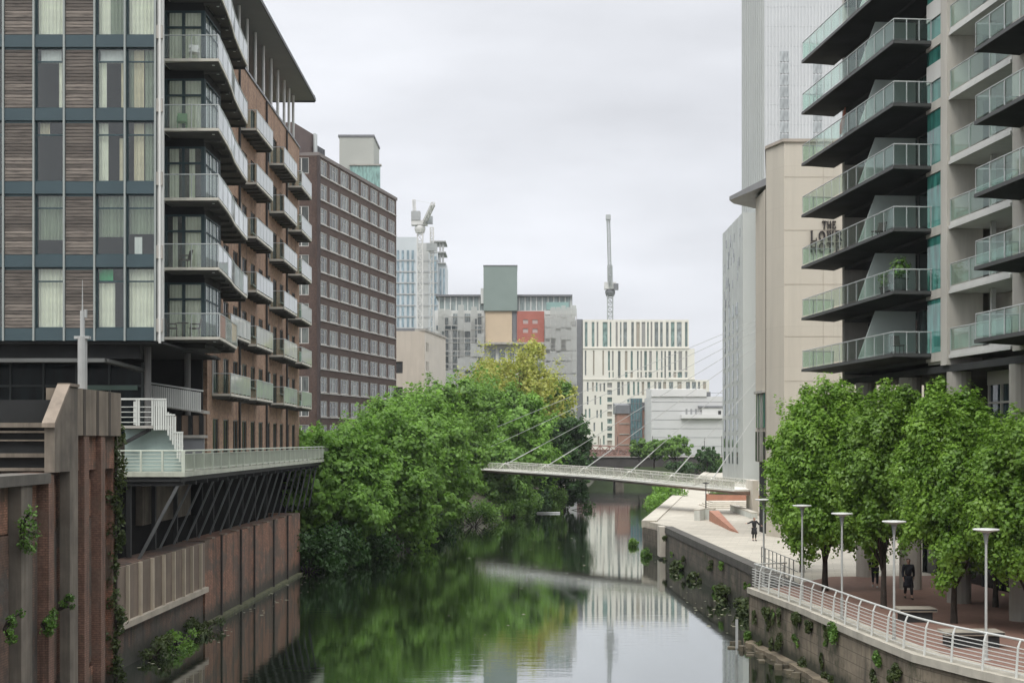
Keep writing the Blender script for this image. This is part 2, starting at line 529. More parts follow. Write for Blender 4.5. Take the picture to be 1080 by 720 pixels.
# water
def watermat():
    m, nt, N, L, B = newmat("river_water")
    t = N.new("ShaderNodeTexCoord").outputs["Object"]
    B.inputs["Base Color"].default_value = (.012, .018, .010, 1)
    B.inputs["Roughness"].default_value = .3
    B.inputs["Specular IOR Level"].default_value = 0
    gl = N.new("ShaderNodeBsdfGlossy"); gl.inputs["Roughness"].default_value = .03
    gl.inputs[0].default_value = (.93, .95, .95, 1)
    lw = N.new("ShaderNodeLayerWeight"); lw.inputs[0].default_value = .5
    pw = N.new("ShaderNodeMath"); pw.operation = 'POWER'; pw.inputs[1].default_value = 2.2
    L.new(lw.outputs["Facing"], pw.inputs[0])
    ms = N.new("ShaderNodeMixShader"); L.new(pw.outputs[0], ms.inputs[0])
    L.new(B.outputs[0], ms.inputs[1]); L.new(gl.outputs[0], ms.inputs[2])
    L.new(ms.outputs[0], N["Material Output"].inputs[0])
    n1 = noise(N, L, mapping(N, L, t, (.40, 1.6, 1)), 1.1, 4, .6)
    n2 = noise(N, L, mapping(N, L, t, (.05, .035, 1)), 1.0, 3, .5)   # patches of breeze
    mu = N.new("ShaderNodeMath"); mu.operation = 'MULTIPLY'
    L.new(n1, mu.inputs[0]); L.new(rampf(N, L, n2, .45, .75), mu.inputs[1])
    ad = N.new("ShaderNodeMath"); ad.operation = 'MULTIPLY_ADD'
    L.new(n1, ad.inputs[0]); ad.inputs[1].default_value = .30; L.new(mu.outputs[0], ad.inputs[2])
    b = N.new("ShaderNodeBump"); b.inputs["Strength"].default_value = .17; b.inputs["Distance"].default_value = .045
    L.new(ad.outputs[0], b.inputs["Height"]); L.new(b.outputs[0], gl.inputs["Normal"])
    return m
WATER = watermat()
mb = MB(); mb.face([(-60,-80,ZW),(300,-80,ZW),(300,420,ZW),(-60,420,ZW)])
structure("water", mb, WATER)

SOIL = plain("bank_soil", (.060,.058,.035), .95, .4, .5)
LAWN = plain("ground_grass", (.07,.10,.04), .95, .3, .2)
bank = [(-15.6,102.7),(-15.4,112),(-12.5,130),(-7.5,155),(0.5,180),(8,200),(13.5,262),(20,335),(23,372)]
mb = MB()
prof = [(0,ZW-1.2),(1.2,ZW+.5),(4,ZW+2.4),(9,ZW+4.8),(22,8.2),(400,8.6)]
for (xa,ya),(xb,yb) in zip(bank, bank[1:]):
    for (o0,z0),(o1,z1) in zip(prof, prof[1:]):
        mb.face([(xa-o0,ya+o0*.1,z0),(xb-o0,yb+o0*.1,z0),(xb-o1,yb+o1*.1,z1),(xa-o1,ya+o1*.1,z1)])
structure("left_bank", mb, SOIL)
mb = MB(); mb.prism([(-420,-60),(-17.95,-60),(-17.95,102),(-22,113),(-420,153)], 1.0, 8.0)
structure("left_ground", mb, CONCDARK)
mb = MB(); mb.prism([(-15.75,48.3),(-15.75,55.0),(-17.95,61),(-17.95,66.5),(-60,66.5),(-60,48.3)], 8.1, 12.2)
structure("terrace", mb, CONCDARK)

def pavemat(name, c1, c2, mortar, w, h, rot=0.0):
    m, nt, N, L, B = newmat(name)
    t = N.new("ShaderNodeTexCoord").outputs["Object"]
    mpn = N.new("ShaderNodeMapping"); mpn.inputs["Rotation"].default_value = (0,0,rot); L.new(t, mpn.inputs[0])
    bt = N.new("ShaderNodeTexBrick"); L.new(mpn.outputs[0], bt.inputs["Vector"])
    bt.inputs["Scale"].default_value = 1; bt.inputs["Brick Width"].default_value = w; bt.inputs["Row Height"].default_value = h
    bt.inputs["Mortar Size"].default_value = .012
    bt.inputs["Color1"].default_value = rgba(c1); bt.inputs["Color2"].default_value = rgba(c2); bt.inputs["Mortar"].default_value = rgba(mortar)
    n1 = noise(N, L, t, .4, 6, .65)
    c = mixc(N, L, rampf(N, L, n1, .35, .75), bt.outputs[0], tuple(x*.72 for x in c2))
    L.new(c, B.inputs["Base Color"]); B.inputs["Roughness"].default_value = .8
    return m
PAVEPALE = pavemat("pale_flagstones", (.40,.37,.305), (.50,.465,.39), (.23,.21,.18), 1.2, .8, .2)
PAVERED = pavemat("red_brick_paving", (.205,.115,.085), (.27,.155,.115), (.17,.11,.09), .22, .11, .5)
river_r = [(17.5,30),(14.9,41.5),(14.1,43.6),(13.2,46.5),(12.7,51.9),(12.2,59.3),(11.3,67.7),(13.35,68.6),(13.4,79),(12.9,98),(12.45,116.7),(11.4,123.5),(26.6,219),(45,330),(52,366)]
mb = MB(); mb.prism([(x+.5, y) for x, y in river_r] + [(800,366),(800,30)], 1.0, ZP)
structure("promenade", mb, PAVEPALE)
mb = MB()
mb.face([(x,y,ZP+.006) for x,y in [(18.3,30),(15.6,41.5),(13.9,46.5),(13.4,51.9),(12.9,59.3),(12.1,67.2),(14.4,70.5),(16.5,73.5),(30,75),(30,30)]])
structure("paving", mb, PAVERED)
mb = MB(); mb.face([(-4000,366,7.6),(4000,366,7.6),(4000,5500,7.6),(-4000,5500,7.6)])
mb.face([(-4000,366,1),(4000,366,1),(4000,366,7.6),(-4000,366,7.6)])
structure("ground", mb, LAWN)
# the land behind the left quay, out to the horizon
mb = MB(); mb.face([(-4000,-200,7.9),(-415,-200,7.9),(-415,366,7.9),(-4000,366,7.9)])
structure("land", mb, LAWN)

def ribbon(mb, pts, t, z0, z1, mi=0):
    """solid wall of thickness t to the right-hand side of the polyline."""
    pts = [Vector((p[0], p[1])) for p in pts]
    off = []
    for i, p in enumerate(pts):
        d = (pts[min(i+1,len(pts)-1)] - pts[max(i-1,0)]).normalized()
        off.append(p + Vector((d.y, -d.x))*t)
    n = len(pts)
    for i in range(n-1):
        a,b,c,d = pts[i],pts[i+1],off[i+1],off[i]
        mb.face([(a.x,a.y,z0),(a.x,a.y,z1),(b.x,b.y,z1),(b.x,b.y,z0)], mi)
        mb.face([(d.x,d.y,z0),(c.x,c.y,z0),(c.x,c.y,z1),(d.x,d.y,z1)], mi)
        mb.face([(a.x,a.y,z1),(d.x,d.y,z1),(c.x,c.y,z1),(b.x,b.y,z1)], mi)
        mb.face([(a.x,a.y,z0),(b.x,b.y,z0),(c.x,c.y,z0),(d.x,d.y,z0)], mi)
    for i in (0, n-1):
        a, d = pts[i], off[i]
        mb.face([(a.x,a.y,z0),(d.x,d.y,z0),(d.x,d.y,z1),(a.x,a.y,z1)], mi)
    return mb

def stonewall(name, c1, c2, moss, sx=1.1, rows=.42):
    m, nt, N, L, B = newmat(name)
    t = N.new("ShaderNodeTexCoord").outputs["Object"]
    sp = N.new("ShaderNodeSeparateXYZ"); L.new(t, sp.inputs[0])
    cb = N.new("ShaderNodeCombineXYZ"); L.new(sp.outputs[1], cb.inputs[0]); L.new(sp.outputs[2], cb.inputs[1])
    bt = N.new("ShaderNodeTexBrick"); L.new(cb.outputs[0], bt.inputs["Vector"])
    bt.inputs["Scale"].default_value = 1; bt.inputs["Brick Width"].default_value = sx; bt.inputs["Row Height"].default_value = rows
    bt.inputs["Mortar Size"].default_value = .015
    bt.inputs["Color1"].default_value = rgba(c1); bt.inputs["Color2"].default_value = rgba(c2); bt.inputs["Mortar"].default_value = rgba(tuple(x*.5 for x in c1))
    n0 = noise(N, L, t, .9, 6, .7)
    c = mixc(N, L, rampf(N, L, n0, .35, .75), bt.outputs[0], tuple(x*.45 for x in c1))
    s = noise(N, L, mapping(N, L, t, (1.3, 1.3, .12)), 1.0, 6, .7)
    c = mixc(N, L, rampf(N, L, s, .48, .72), c, (.035,.032,.026))
    n2 = noise(N, L, t, .45, 6, .75)
    c = mixc(N, L, rampf(N, L, n2, .54, .66), c, moss)
    tz = N.new("ShaderNodeMath"); tz.operation = 'MULTIPLY_ADD'
    L.new(n0, tz.inputs[0]); tz.inputs[1].default_value = 1.6; L.new(sp.outputs[2], tz.inputs[2])
    tide = N.new("ShaderNodeMapRange"); tide.inputs["From Min"].default_value = 4.1; tide.inputs["From Max"].default_value = 3.6
    L.new(tz.outputs[0], tide.inputs["Value"])
    c = mixc(N, L, tide.outputs[0], c, (.030,.032,.017))
    L.new(c, B.inputs["Base Color"]); B.inputs["Roughness"].default_value = .9
    bump(N, L, B, n0, .5, .06)
    return m
STONE = stonewall("river_wall_stone", (.24,.20,.145), (.31,.26,.19), (.055,.06,.028))
STONED = stonewall("dark_river_wall_stone", (.115,.098,.075), (.17,.14,.105), (.040,.046,.022), 1.4, .5)
COPING = plain("pale_coping", (.46,.43,.36), .8, .12, 1.5, grime=.3)

near_line = river_r[:7]
t = thing("river_wall", "near stained stone river wall with pale coping under the white railing", "wall", (11.3,67.7,0))
O = Vector((11.3,67.7,0))
def rel(mb, o):
    mb.v = [(v[0]-o[0], v[1]-o[1], v[2]-o[2]) for v in mb.v]; return mb
mb = ribbon(MB(), near_line, .9, 0.5, 4.78)
rel(mb, O).build("masonry", STONE, t)
mb = ribbon(MB(), [(x-.12,y) for x,y in near_line], 1.0, 4.785, 5.05)
rel(mb, O).build("coping", COPING, t)
mb = ribbon(MB(), [(11.28,67.72),(13.4,68.65)], .6, .5, 4.78)
rel(mb, O).build("end_wall", STONED, t)
fl = []
for (xa,ya),(xb,yb) in zip(near_line,near_line[1:]):
    n_ = max(1,int(abs(yb-ya)/.7))
    for i in range(n_): fl.append((xa+(xb-xa)*i/n_-.30-.28*random.random(), ya+(yb-ya)*i/n_))
mb = ribbon(MB(), fl+[(11.0,67.7)], .7, 0.5, ZW+.22)
rel(mb, O).build("footing", plain("muddy_stone",(.17,.14,.095),.95,.4,1.5,grime=.6), t)
b = MB()
for i in range(150):
    q = random.choice(fl); s_ = random.uniform(.08,.28)
    x, y = q[0]-random.uniform(-.3,.7), q[1]+random.uniform(-.5,.5)
    b.prism([(x+s_*math.cos(a_)*random.uniform(.6,1.2),y+s_*math.sin(a_)*random.uniform(.6,1.2)) for a_ in (.3,1.5,2.6,3.9,5.3)], ZW-.3, ZW+random.uniform(.02,.24))
tag(rel(b,O).build("rubble", plain("river_rubble",(.11,.095,.065),.95,.5,2), t), kind="stuff")

t = thing("river_wall", "long dark stone river wall below the pale plaza", "wall", (13.4,79,0))
O = Vector((13.4,79,0))
far_line = [(13.35,68.6),(13.4,79),(12.9,98),(12.45,116.7)]
rel(ribbon(MB(), far_line, .9, .5, 4.55), O).build("masonry", STONED, t)
rel(ribbon(MB(), [(x-.06,y) for x,y in far_line], .75, 4.555, 5.03), O).build("coping", plain("dark_coping",(.07,.066,.056),.85,.25,1.2), t)
rel(ribbon(MB(), [(12.45,116.75),(11.4,123.5)], .9, .5, 4.55), O).build("masonry", STONED, t)
mb = MB(); mb.box(12.0,115.6,2.6,12.5,117.4,5.04); rel(mb,O).build("pier", CONCPALE, t)
t = thing("river_wall", "pale plaza edge wall with light coping running under the footbridge", "wall", (11.4,123.5,0))
O = Vector((11.4,123.5,0))
pl = river_r[11:]
rel(ribbon(MB(), pl, .9, .5, 4.5), O).build("masonry", CONCPALE, t)
rel(ribbon(MB(), [(x-.15,y) for x,y in pl], 1.3, 4.505, 5.12), O).build("coping", COPING, t)

# ------------------------------------------------------------------ left quay wall
t = thing("quay_wall", "old brick quay wall with precast panels below the walkway", "wall", (xw(58),56,0))
O = Vector((xw(58),56,0))
mb = ribbon(MB(), [(xw(74.3),74.3),(xw(102.7),102.7)][::1], -1.2, 0, 6.8)
rel(mb,O).build("brick_face", BRICKQUAY, t)
mb = ribbon(MB(), [(xw(56)-.1,56),(xw(74.3)-.1,74.3)], -1.2, 0, 6.75)
rel(mb,O).build("lower_face", OLDRENDER, t)
mb = MB().box(xw(102.7)-14,102.72,0,xw(102.7),103.3,6.8); rel(mb,O).build("return_wall", BRICKQUAY, t)
PANELM = plain("precast_panel", (.20,.155,.118), .85, .2, .8, grime=.4)
mb = ribbon(MB(), [(xw(57.5)+.02,57.5),(xw(74.2)+.02,74.2)], -.12, 4.42, 6.72)
rel(mb,O).build("panel", PANELM, t)
mb = ribbon(MB(), [(xw(57.5)+.22,57.5),(xw(74.2)+.22,74.2)], -.3, 4.15, 4.415)
rel(mb,O).build("sill", plain("pale_sill",(.42,.37,.30),.85,.15,1), t)
RIBM = plain("pale_rib", (.50,.43,.33), .85, .15, 1, grime=.3)
for Y in (58.4,60.2,62.1,64,65.9,67.7,69.6,71.2,73):
    mb = MB().box(xw(Y),Y-.08,4.418,xw(Y)+.16,Y+.08,6.74); rel(mb,O).build("rib", RIBM, t)
mb = MB()
for (xa_,xb_,za_,zb_) in ((-.02,.34,ZW-.8,ZW+.16),):
    ribbon(mb, [(xw(Y)+.30+.10*random.random(),Y) for Y in [74.5+i*.8 for i in range(36)]], -.4, ZW-.8, ZW+.14)
rel(mb,O).build("mossy_ledge", plain("moss_stone",(.085,.088,.045),.95,.4,1.2), t)
PIPE = plain("rusty_pipe", (.025,.02,.018), .7, .4, 3)
for Y in (77.5,82.5,86.3,92.5,97.5):
    mb = MB().tube([(xw(Y)+.14,Y,2.2),(xw(Y)+.14,Y,6.9)], .065, 8); rel(mb,O).build("drain_pipe", PIPE, t)
for i in range(9):
    Y = 76 + i*3.0
    mb = MB().box(xw(Y)-.3,Y-.35,6.803,xw(Y)+.05,Y+.35,6.88); rel(mb,O).build("cap_stone", PANELM, t)
# back wall under the walkway with posts; recess shade put into its black colour
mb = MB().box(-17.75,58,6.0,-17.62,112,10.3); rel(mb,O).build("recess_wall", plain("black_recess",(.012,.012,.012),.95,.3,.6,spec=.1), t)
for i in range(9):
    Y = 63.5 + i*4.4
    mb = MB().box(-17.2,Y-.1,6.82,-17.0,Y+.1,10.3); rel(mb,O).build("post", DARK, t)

# ------------------------------------------------------------------ walkway over the river
t = thing("walkway", "pale green railed riverside walkway on slanted steel braces", "walkway", (-14.5,63,0))
O = Vector((-14.5,63,0))
DECK = plain("deck_edge", (.44,.46,.38), .6, .1, 1, grime=.35)
RAILC = plain("pale_green_rail", (.52,.56,.47), .5, .08, 1, grime=.2)
mb = MB().box(-17.6,63,10.42,-14.5,115,10.62); rel(mb,O).build("deck", DECK, t)
mb = MB().box(-17.5,63.1,10.2,-14.7,114.9,10.415); rel(mb,O).build("deck_frame", DARK, t)
mb = MB()
mb.tube([(-14.55,63.05,11.57),(-14.55,115,11.57)], .035)
for z in (10.74,11.42): mb.beam((-14.55,63.05,z),(-14.55,115,z),.04,.03)
for i in range(261): 
    Y = 63.1+i*.2
    if Y < 115: mb.box(-14.56,Y-.012,10.75,-14.54,Y+.012,11.42)
rel(mb,O).build("side_railing", RAILC, t)
for i in range(27):
    Y = 63.05+i*2.0
    if Y < 115.2: rel(MB().box(-14.60,Y-.04,10.622,-14.5,Y+.04,11.56),O).build("railing_post", RAILC, t)
rel(MB().box(-14.585,63.2,10.76,-14.575,114.9,11.40),O).build("mesh_infill", glass_clear("perforated_infill",(.9,.95,.88),.03,.55,(.66,.70,.58)), t)
mb = MB()
mb.tube([(-17.45,63.05,11.57),(-14.55,63.05,11.57)], .035)
for k in range(5): mb.tube([(-17.45,63.05,10.78+k*.155),(-14.55,63.05,10.78+k*.155)], .016)
for x in (-17.4,-16.45,-15.5,-14.6): mb.box(x-.04,63.0,10.622,x+.04,63.1,11.56)
rel(mb,O).build("front_railing", RAILC, t)
for i in range(21):
    Y = 63.3 + i*2.45
    mb = MB().beam((-14.75,Y,10.25),(xw(Y)-.05 if i else -16.9,Y,7.05 if i else 6.2),.13 if i==0 else .085,.13 if i==0 else .09)
    if i < 16 or True: rel(mb,O).build("brace", plain("brace_steel",(.10,.105,.105),.5,.2,1) if i==0 else bpy.data.materials["brace_steel"], t)
for i in range(21):
    Y = 63.3 + i*2.45
    rel(MB().beam((-17.5,Y,10.1),(-14.6,Y,10.1),.14,.18),O).build("cross_beam", DARK, t)

# ------------------------------------------------------------------ near left retaining wall
t = thing("retaining_wall", "tall weathered brick and concrete retaining wall with buttresses at the frame edge", "wall", (-15.4,55,0))
O = Vector((-15.4,55,0))
XF = -15.4
rel(MB().box(-16.3,30,0,XF-.28,55,10.95),O).build("brick_face", BRICKQUAY, t)
CONCSTRIP = plain("dark_render_panel", (.095,.085,.075), .9, .3, .8, grime=.5)
REDPIER = oldwall("red_brick_pier", (.25,.135,.095), (.32,.175,.12), (.20,.125,.09))
for a,b,zt_ in ((41,43.8,9.1),(45.15,46.45,9.4),(47.3,48.4,8.9),(49.55,50.35,9.7),(51.2,52.4,9.2),(53.2,53.9,9.5)):
    rel(MB().box(XF-.3,a+.12,3.9,XF-.06,b-.12,zt_),O).build("render_panel", OLDRENDER, t)
    rel(MB().box(XF-.3,a+.1,1.0,XF-.02,b-.1,3.75),O).build("lower_panel", BRICKQUAY, t)
    rel(MB().box(XF-.3,a+.1,zt_+.06,XF-.10,b-.1,10.6),O).build("upper_panel", BRICKQUAY, t)
for (a,b,m,zt) in ((44,45,CONCDARK,10.9),(46.6,47.15,REDPIER,10.9),(50.5,51.05,REDPIER,12.2),(52.55,53.05,REDPIER,12.2)):
    rel(MB().box(XF-.2,a,0,XF+.22,b,zt),O).build("buttress", m, t)
rel(MB().box(-16.2,49.5,10.96,XF+.02,54.98,12.19),O).build("recess_band", BRICKQUAY, t)
mb = MB().prism_x([(48.5,0),(49.42,0),(49.42,13.86),(48.5,13.86),(46.9,12.55),(46.9,10.97),(48.5,10.97)],XF-.02,XF+.32)
rel(mb,O).build("buttress", CONCDARK, t)
mb = MB().prism_x([(48.35,13.93),(46.75,12.6),(46.75,12.45),(48.35,13.78)],XF-.06,XF+.37)
mb.box(XF-.06,48.36,13.865,XF+.37,49.43,13.97)
rel(mb,O).build("sloped_coping", plain("worn_coping",(.25,.205,.16),.85,.2,1.5,grime=.5), t)
rel(MB().box(-16.2,49.44,12.2,XF+.26,55.05,13.85),O).build("parapet", plain("board_marked_concrete",(.20,.165,.125),.9,.25,.8,grime=.55), t)
for Y in (50.35,51.95,53.5):
    rel(MB().box(XF+.255,Y-.14,12.21,XF+.275,Y+.14,13.84),O).build("stained_joint", plain("joint_stain",(.05,.04,.03),.9,.2,1) if Y<51 else bpy.data.materials["joint_stain"], t)
rel(MB().box(-26,48.2,10.96,XF-.03,48.29,13.4),O).build("dark_void_panel", DARKER, t)  # dark sheet standing in for the shaded void behind the beams
for z,h,d in ((11.45,.14,.25),(12.46,.16,.3),(12.28,.07,.2),(12.0,.05,.15),(11.0,.1,.4)):
    rel(MB().box(-26,48.19-d,z,XF-.025,48.19,z+h),O).build("rail_beam", CONCDARK, t)
rel(MB().box(-16.4,30,10.62,XF+.3,46.6,10.955),O).build("string_course", plain("course_stone",(.11,.10,.085),.9,.3,1,grime=.4), t)
rel(MB().box(-19,55.0,0,-15.45,55.4,12.19),O).build("end_wall", BRICKQUAY, t)
# ================================================================== LEFT APARTMENTS
U = 1.366
GX, GY = -26.96, 64.0
ST = 3.295
t = thing("apartment_block", "timber and glass apartment block with curved white balconies, nearest on the left", "building", (GX,GY,0))
blockA = t
O = Vector((GX,GY,0))
winunits, woodunits = (1,2,4,6,7), (0,3,5)
levels = range(0,6)
holes = []
for i in winunits:
    for k in levels:
        holes.append((i*U+.06, 17.08+ST*k, (i+1)*U-.06, 19.81+ST*k))
MB().wall(0,8*U,16.5,37.0,holes,0,.22).build("front_wall", TEALFRAME, t)
b = MB()
for k in range(0,7):
    b.box(.01,-.07,16.52+ST*k,8*U-.01,-.001,17.08+ST*k-.012)
b.build("spandrel_bands", TEALBAND, t)
for i in range(9):
    MB().box(i*U-.042,-.14,16.5,i*U+.042,.0,37).build("mullion", MULLION, t)
for i in woodunits:
    for k in levels:
        z = 17.08+ST*k
        b = MB()
        n = 17
        for j in range(n):
            h = (2.62)/n
            x0, x1 = i*U+.055, (i+1)*U-.055
            dy = random.uniform(0,.012)
            b.box(x0,-.055-dy,z+j*h+.012,x1,-.003,z+(j+1)*h-.012)
        b.build("timber_panel", TIMBER, t)
# rooms behind the glass
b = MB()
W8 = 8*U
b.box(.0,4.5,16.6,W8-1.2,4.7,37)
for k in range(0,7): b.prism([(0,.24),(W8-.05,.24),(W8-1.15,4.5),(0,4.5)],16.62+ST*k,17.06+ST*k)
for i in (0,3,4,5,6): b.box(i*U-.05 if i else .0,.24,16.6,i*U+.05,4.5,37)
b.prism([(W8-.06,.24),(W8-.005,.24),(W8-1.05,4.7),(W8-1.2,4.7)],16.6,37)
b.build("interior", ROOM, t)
w, h = U-.12, 2.73
fr = MB()
for a in ((0,0,.05,h),(w-.05,0,w,h),(.05,0,w-.05,.05),(.05,h-.05,w-.05,h),(.05,h*.76,w-.05,h*.76+.07)):
    fr.box(a[0],0,a[1],a[2],.06,a[3])
FRM = fr.mesh("window_frame", TEALFRAME)
PNM = MB().box(.05,.025,.05,w-.05,.035,h-.05).mesh("window_pane", GLASSFRONT)
def curtain_mesh(x0, x1, z0, z1, amp=.045, per=.16):
    b = MB(); n = max(3, int((x1-x0)/per*4))
    pts = [(x0+(x1-x0)*j/n, amp*math.sin(j*math.pi/2+random.uniform(-.3,.3))*random.uniform(.5,1)) for j in range(n+1)]
    for a, c in zip(pts, pts[1:]):
        b.face([(a[0],a[1],z0),(c[0],c[1],z0),(c[0],c[1],z1),(a[0],a[1],z1)])
    return b
cur = {(4,4):[(0,1,0,1,0)],(4,3):[(.1,.9,.78,1,2),(.8,1,0,.8,0)],(4,2):[(.05,.45,.78,1,1)],(4,1):[(0,1,.25,1,3)],(4,0):[(0,1,0,1,0)],
       (6,4):[(0,.45,0,1,0),(.45,1,0,1,3)],(6,3):[(.05,.95,.78,1,2),(0,.3,0,.78,0),(.86,1,0,.78,1)],(6,2):[(0,.36,0,1,0),(.8,1,0,.74,1)],(6,1):[(0,1,.3,1,3)],(6,0):[(0,.62,0,.76,0),(0,.55,.78,1,4)],
       (7,4):[(0,1,0,1,0)],(7,3):[(.18,.58,0,1,1),(0,.18,0,1,3),(.62,1,0,1,3)],(7,2):[(.18,.58,0,1,1),(.62,1,0,1,3)],(7,1):[(0,1,.35,1,3),(.2,.5,0,.3,2)],(7,0):[(0,1,0,1,0)]}
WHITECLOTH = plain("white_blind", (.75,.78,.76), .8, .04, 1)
DIMCURT = plain("dim_green_curtain", (.28,.33,.25), .9, .12, 1)
GREENBLIND = plain("green_blind", (.05,.42,.17), .7, .08, 1)
cmats = [CURTAIN, CURTAINDIM, WHITECLOTH, DIMCURT, GREENBLIND]
for i in winunits:
    for k in levels:
        f = link("window", FRM, t, (i*U+.06,.09,17.08+ST*k))
        link("pane", PNM, f)
        for (a,c,d,e_,mi) in cur.get((i,k), [(0,random.uniform(.3,1),0,1,0)]):
            curtain_mesh(.05+a*(w-.1),.05+c*(w-.1),.05+d*(h-.1),.05+e_*(h-.1),.012 if mi in (2,4) else .045).build("curtain" if mi not in (2,4) else "blind", cmats[mi], f, (0,.2,0))
# return pier between block and bay
b = MB().box(-15.97,64.02,16.5,-15.72,64.3,37); b.prism([(-16.03,64.22),(-15.98,64.31),(-16.95,69.1),(-17.1,69.1)],16.5,37)
rel(b,O).build("white_pier", WHITE, t)
for k in range(0,6):
    rel(MB().box(-16.0,63.9,16.9+ST*k,-15.70,64.01,17.5+ST*k),O).build("pier_bracket", CONC, t)
rel(MB().tube([(-15.83,63.93,16.4),(-15.83,63.93,37)],.06,8),O).build("downpipe", WHITE, t)

# bay glazing
def zt(k): return 16.94 + ST*k
bayx0, bayx1, bayY = -16.9, -14.9, 69.0
for k in range(0,6):
    z0, z1 = zt(k)+.03, zt(k+1)-.55
    b = MB()
    zm = z1-.85
    for x in (bayx0+.95,):
        b.box(x-.06,bayY,z0,x+.06,bayY+.1,z1)
    for x in (bayx0, bayx1-.18):
        b.box(x,bayY-.02,z0,x+.18,bayY+.12,z1)
    for z in (z0, zm, z1-.09):
        b.box(bayx0+.18,bayY+.002,z,bayx1-.18,bayY+.11,z+.09)
    f = rel(b,O).build("bay_window", TEALFRAME, t)
    rel(MB().box(bayx0+.1,bayY+.05,z0+.05,bayx1-.1,bayY+.06,z1-.05),O).build("pane", GLASSFRONT, f)
    xa, xb = bayx0+.25, bayx1-.2
    if k in (2,):
        spans = [(.0,.3),(.62,.8)]
    elif k in (1,): spans = [(.1,.25),(.5,1)]
    else: spans = [(0,.46),(.5,1)]
    for a,c in spans:
        rel(curtain_mesh(xa+(xb-xa)*a,xa+(xb-xa)*c,z0+.05,z1-.05),(0,-bayY-.17,0)).build("curtain", CURTAIN, f, (-GX,-GY,0))
    # side glazing facing the river
    b = MB()
    for j in range(5):
        Y = 69.2+j*.85
        b.box(bayx1-.03,Y-.035,z0,bayx1+.012,Y+.035,z1)
    for z in (z0, zm, z1-.09): b.box(bayx1-.028,69.12,z,bayx1,72.65,z+.07)
    f = rel(b,O).build("bay_side_window", TEALFRAME, t)
    rel(MB().box(bayx1-.05,69.15,z0+.05,bayx1-.04,72.6,z1-.05),O).build("pane", GLASSFRONT, f)
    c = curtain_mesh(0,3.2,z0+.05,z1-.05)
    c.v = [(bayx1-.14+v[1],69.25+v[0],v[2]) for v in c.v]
    rel(c,O).build("curtain", WHITECLOTH, f)  # white cloth stands in for the sky reflected by the side glass
    rel(MB().box(bayx0+.02,bayY+.01,z1,bayx1-.01,72.69,zt(k+1)-.14),O).build("bay_spandrel", DARKER, t)
b = MB().box(-19.0,72.7,16.5,-14.95,73.0,37); b.box(-16.9,71.9,16.5,-16.7,72.7,37)
b.box(bayx0,69.02,16.5,bayx1,72.69,16.71)
rel(b,O).build("bay_back_wall", ROOM, t)

# curved balconies
SOFFITB = plain("balcony_soffit", (.075,.075,.068), .8, .2, .8)
curve = [(-13.9,67.4),(-14.02,69),(-14.18,71),(-14.38,73),(-14.62,75),(-14.78,77),(-14.93,79),(-15.03,80.8)]
def strip(mb, pts, z0, z1, th=.03):
    for (xa,ya),(xb,yb) in zip(pts, pts[1:]):
        d = Vector((xb-xa,yb-ya)).normalized(); n = Vector((-d.y,d.x))*th
        mb.prism([(xa,ya),(xb,yb),(xb+n.x,yb+n.y),(xa+n.x,ya+n.y)], z0, z1)
    return mb
for k in range(0,6):
    z = zt(k)
    cv = curve if k else [(-13.85,67.4),(-13.98,69.5),(-14.2,72),(-14.4,74.5)]
    endy = cv[-1][1]
    poly = [(-16.6,67.4)]+cv+[(-16.45,endy),(-16.45,72.72),(bayx1+.03,72.72),(bayx1+.03,68.96),(-16.6,68.96)]
    f = rel(MB().prism(poly, z-.13, z),O).build("balcony", CREAM, t)
    b = MB()
    for (x,y) in cv[1:]:
        b.beam((x-.12,y,z-.24),(-14.95 if y<72.7 else -16.4,y,z-.24),.08,.16)
    b2 = [(p[0]-.05,p[1]+.06) for p in cv[:-1]]+[(cv[-1][0]-.06,cv[-1][1]-.06)]
    inner = [(p[0]-.16,p[1]) for p in b2]
    b.prism([(-16.5,67.7)]+b2+[(-16.45,endy-.1),(-16.45,72.73),(bayx1+.04,72.73),(bayx1+.04,68.9),(-16.5,68.9)], z-.19, z-.132)
    rel(b,O).build("underside_steel", SOFFITB, f)
    for (x,y) in cv[:-1]:
        rel(MB().lathe([(.07,z-.215),(.07,z-.192)],(x-.35,y+.5),10),O).build("downlight", WHITECLOTH, f)
    b = MB()
    strip(b, cv, z+.03, z+1.08)
    rel(b,O).build("frosted_panel", GLASSFROST if k else GLASSFROSTGREEN, f)
    rel(MB().box(-16.55,67.42,z+.05,-13.95,67.45,z+1.05),O).build("glass_panel", GLASSFRONT, f)
    b = MB().tube([(-16.55,67.43,z+1.1)]+[(p[0],p[1],z+1.1) for p in cv],.03)
    for (x,y) in [(-16.5,67.43),(-15.2,67.43)]+cv: b.tube([(x,y,z),(x,y,z+1.1)],.02)
    rel(b,O).build("handrail", ALU, f)

# dark undercroft of the block
t2 = blockA
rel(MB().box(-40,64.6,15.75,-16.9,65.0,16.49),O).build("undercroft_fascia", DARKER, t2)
b = MB().box(-40,63.9,15.55,-18.3,64.55,15.72); b.beam((-18.35,64.2,15.63),(-17.2,66.2,15.3),.4,.14)
rel(b,O).build("canopy_beam", plain("canopy_steel",(.10,.105,.10),.5,.2,1), t2)
rel(MB().box(-40,67.0,10.7,-17.3,67.06,15.6),O).build("lobby_glass", PANEDARK, t2)
b = MB()
for j in range(15):
    x = -17.4-j*1.55
    b.box(x-.05,66.9,10.7,x+.05,67.0,15.7)
b.box(-40,66.88,14.55,-17.3,66.98,14.65)
rel(b,O).build("lobby_frame", plain("dark_green_frame",(.02,.03,.03),.5,.2,1), t2)
rel(MB().box(-20.1,66.8,14.4,-17.6,66.9,14.62),O).build("lobby_sign_strip", plain("strip_green",(.10,.17,.14),.5,.1,1), t2)
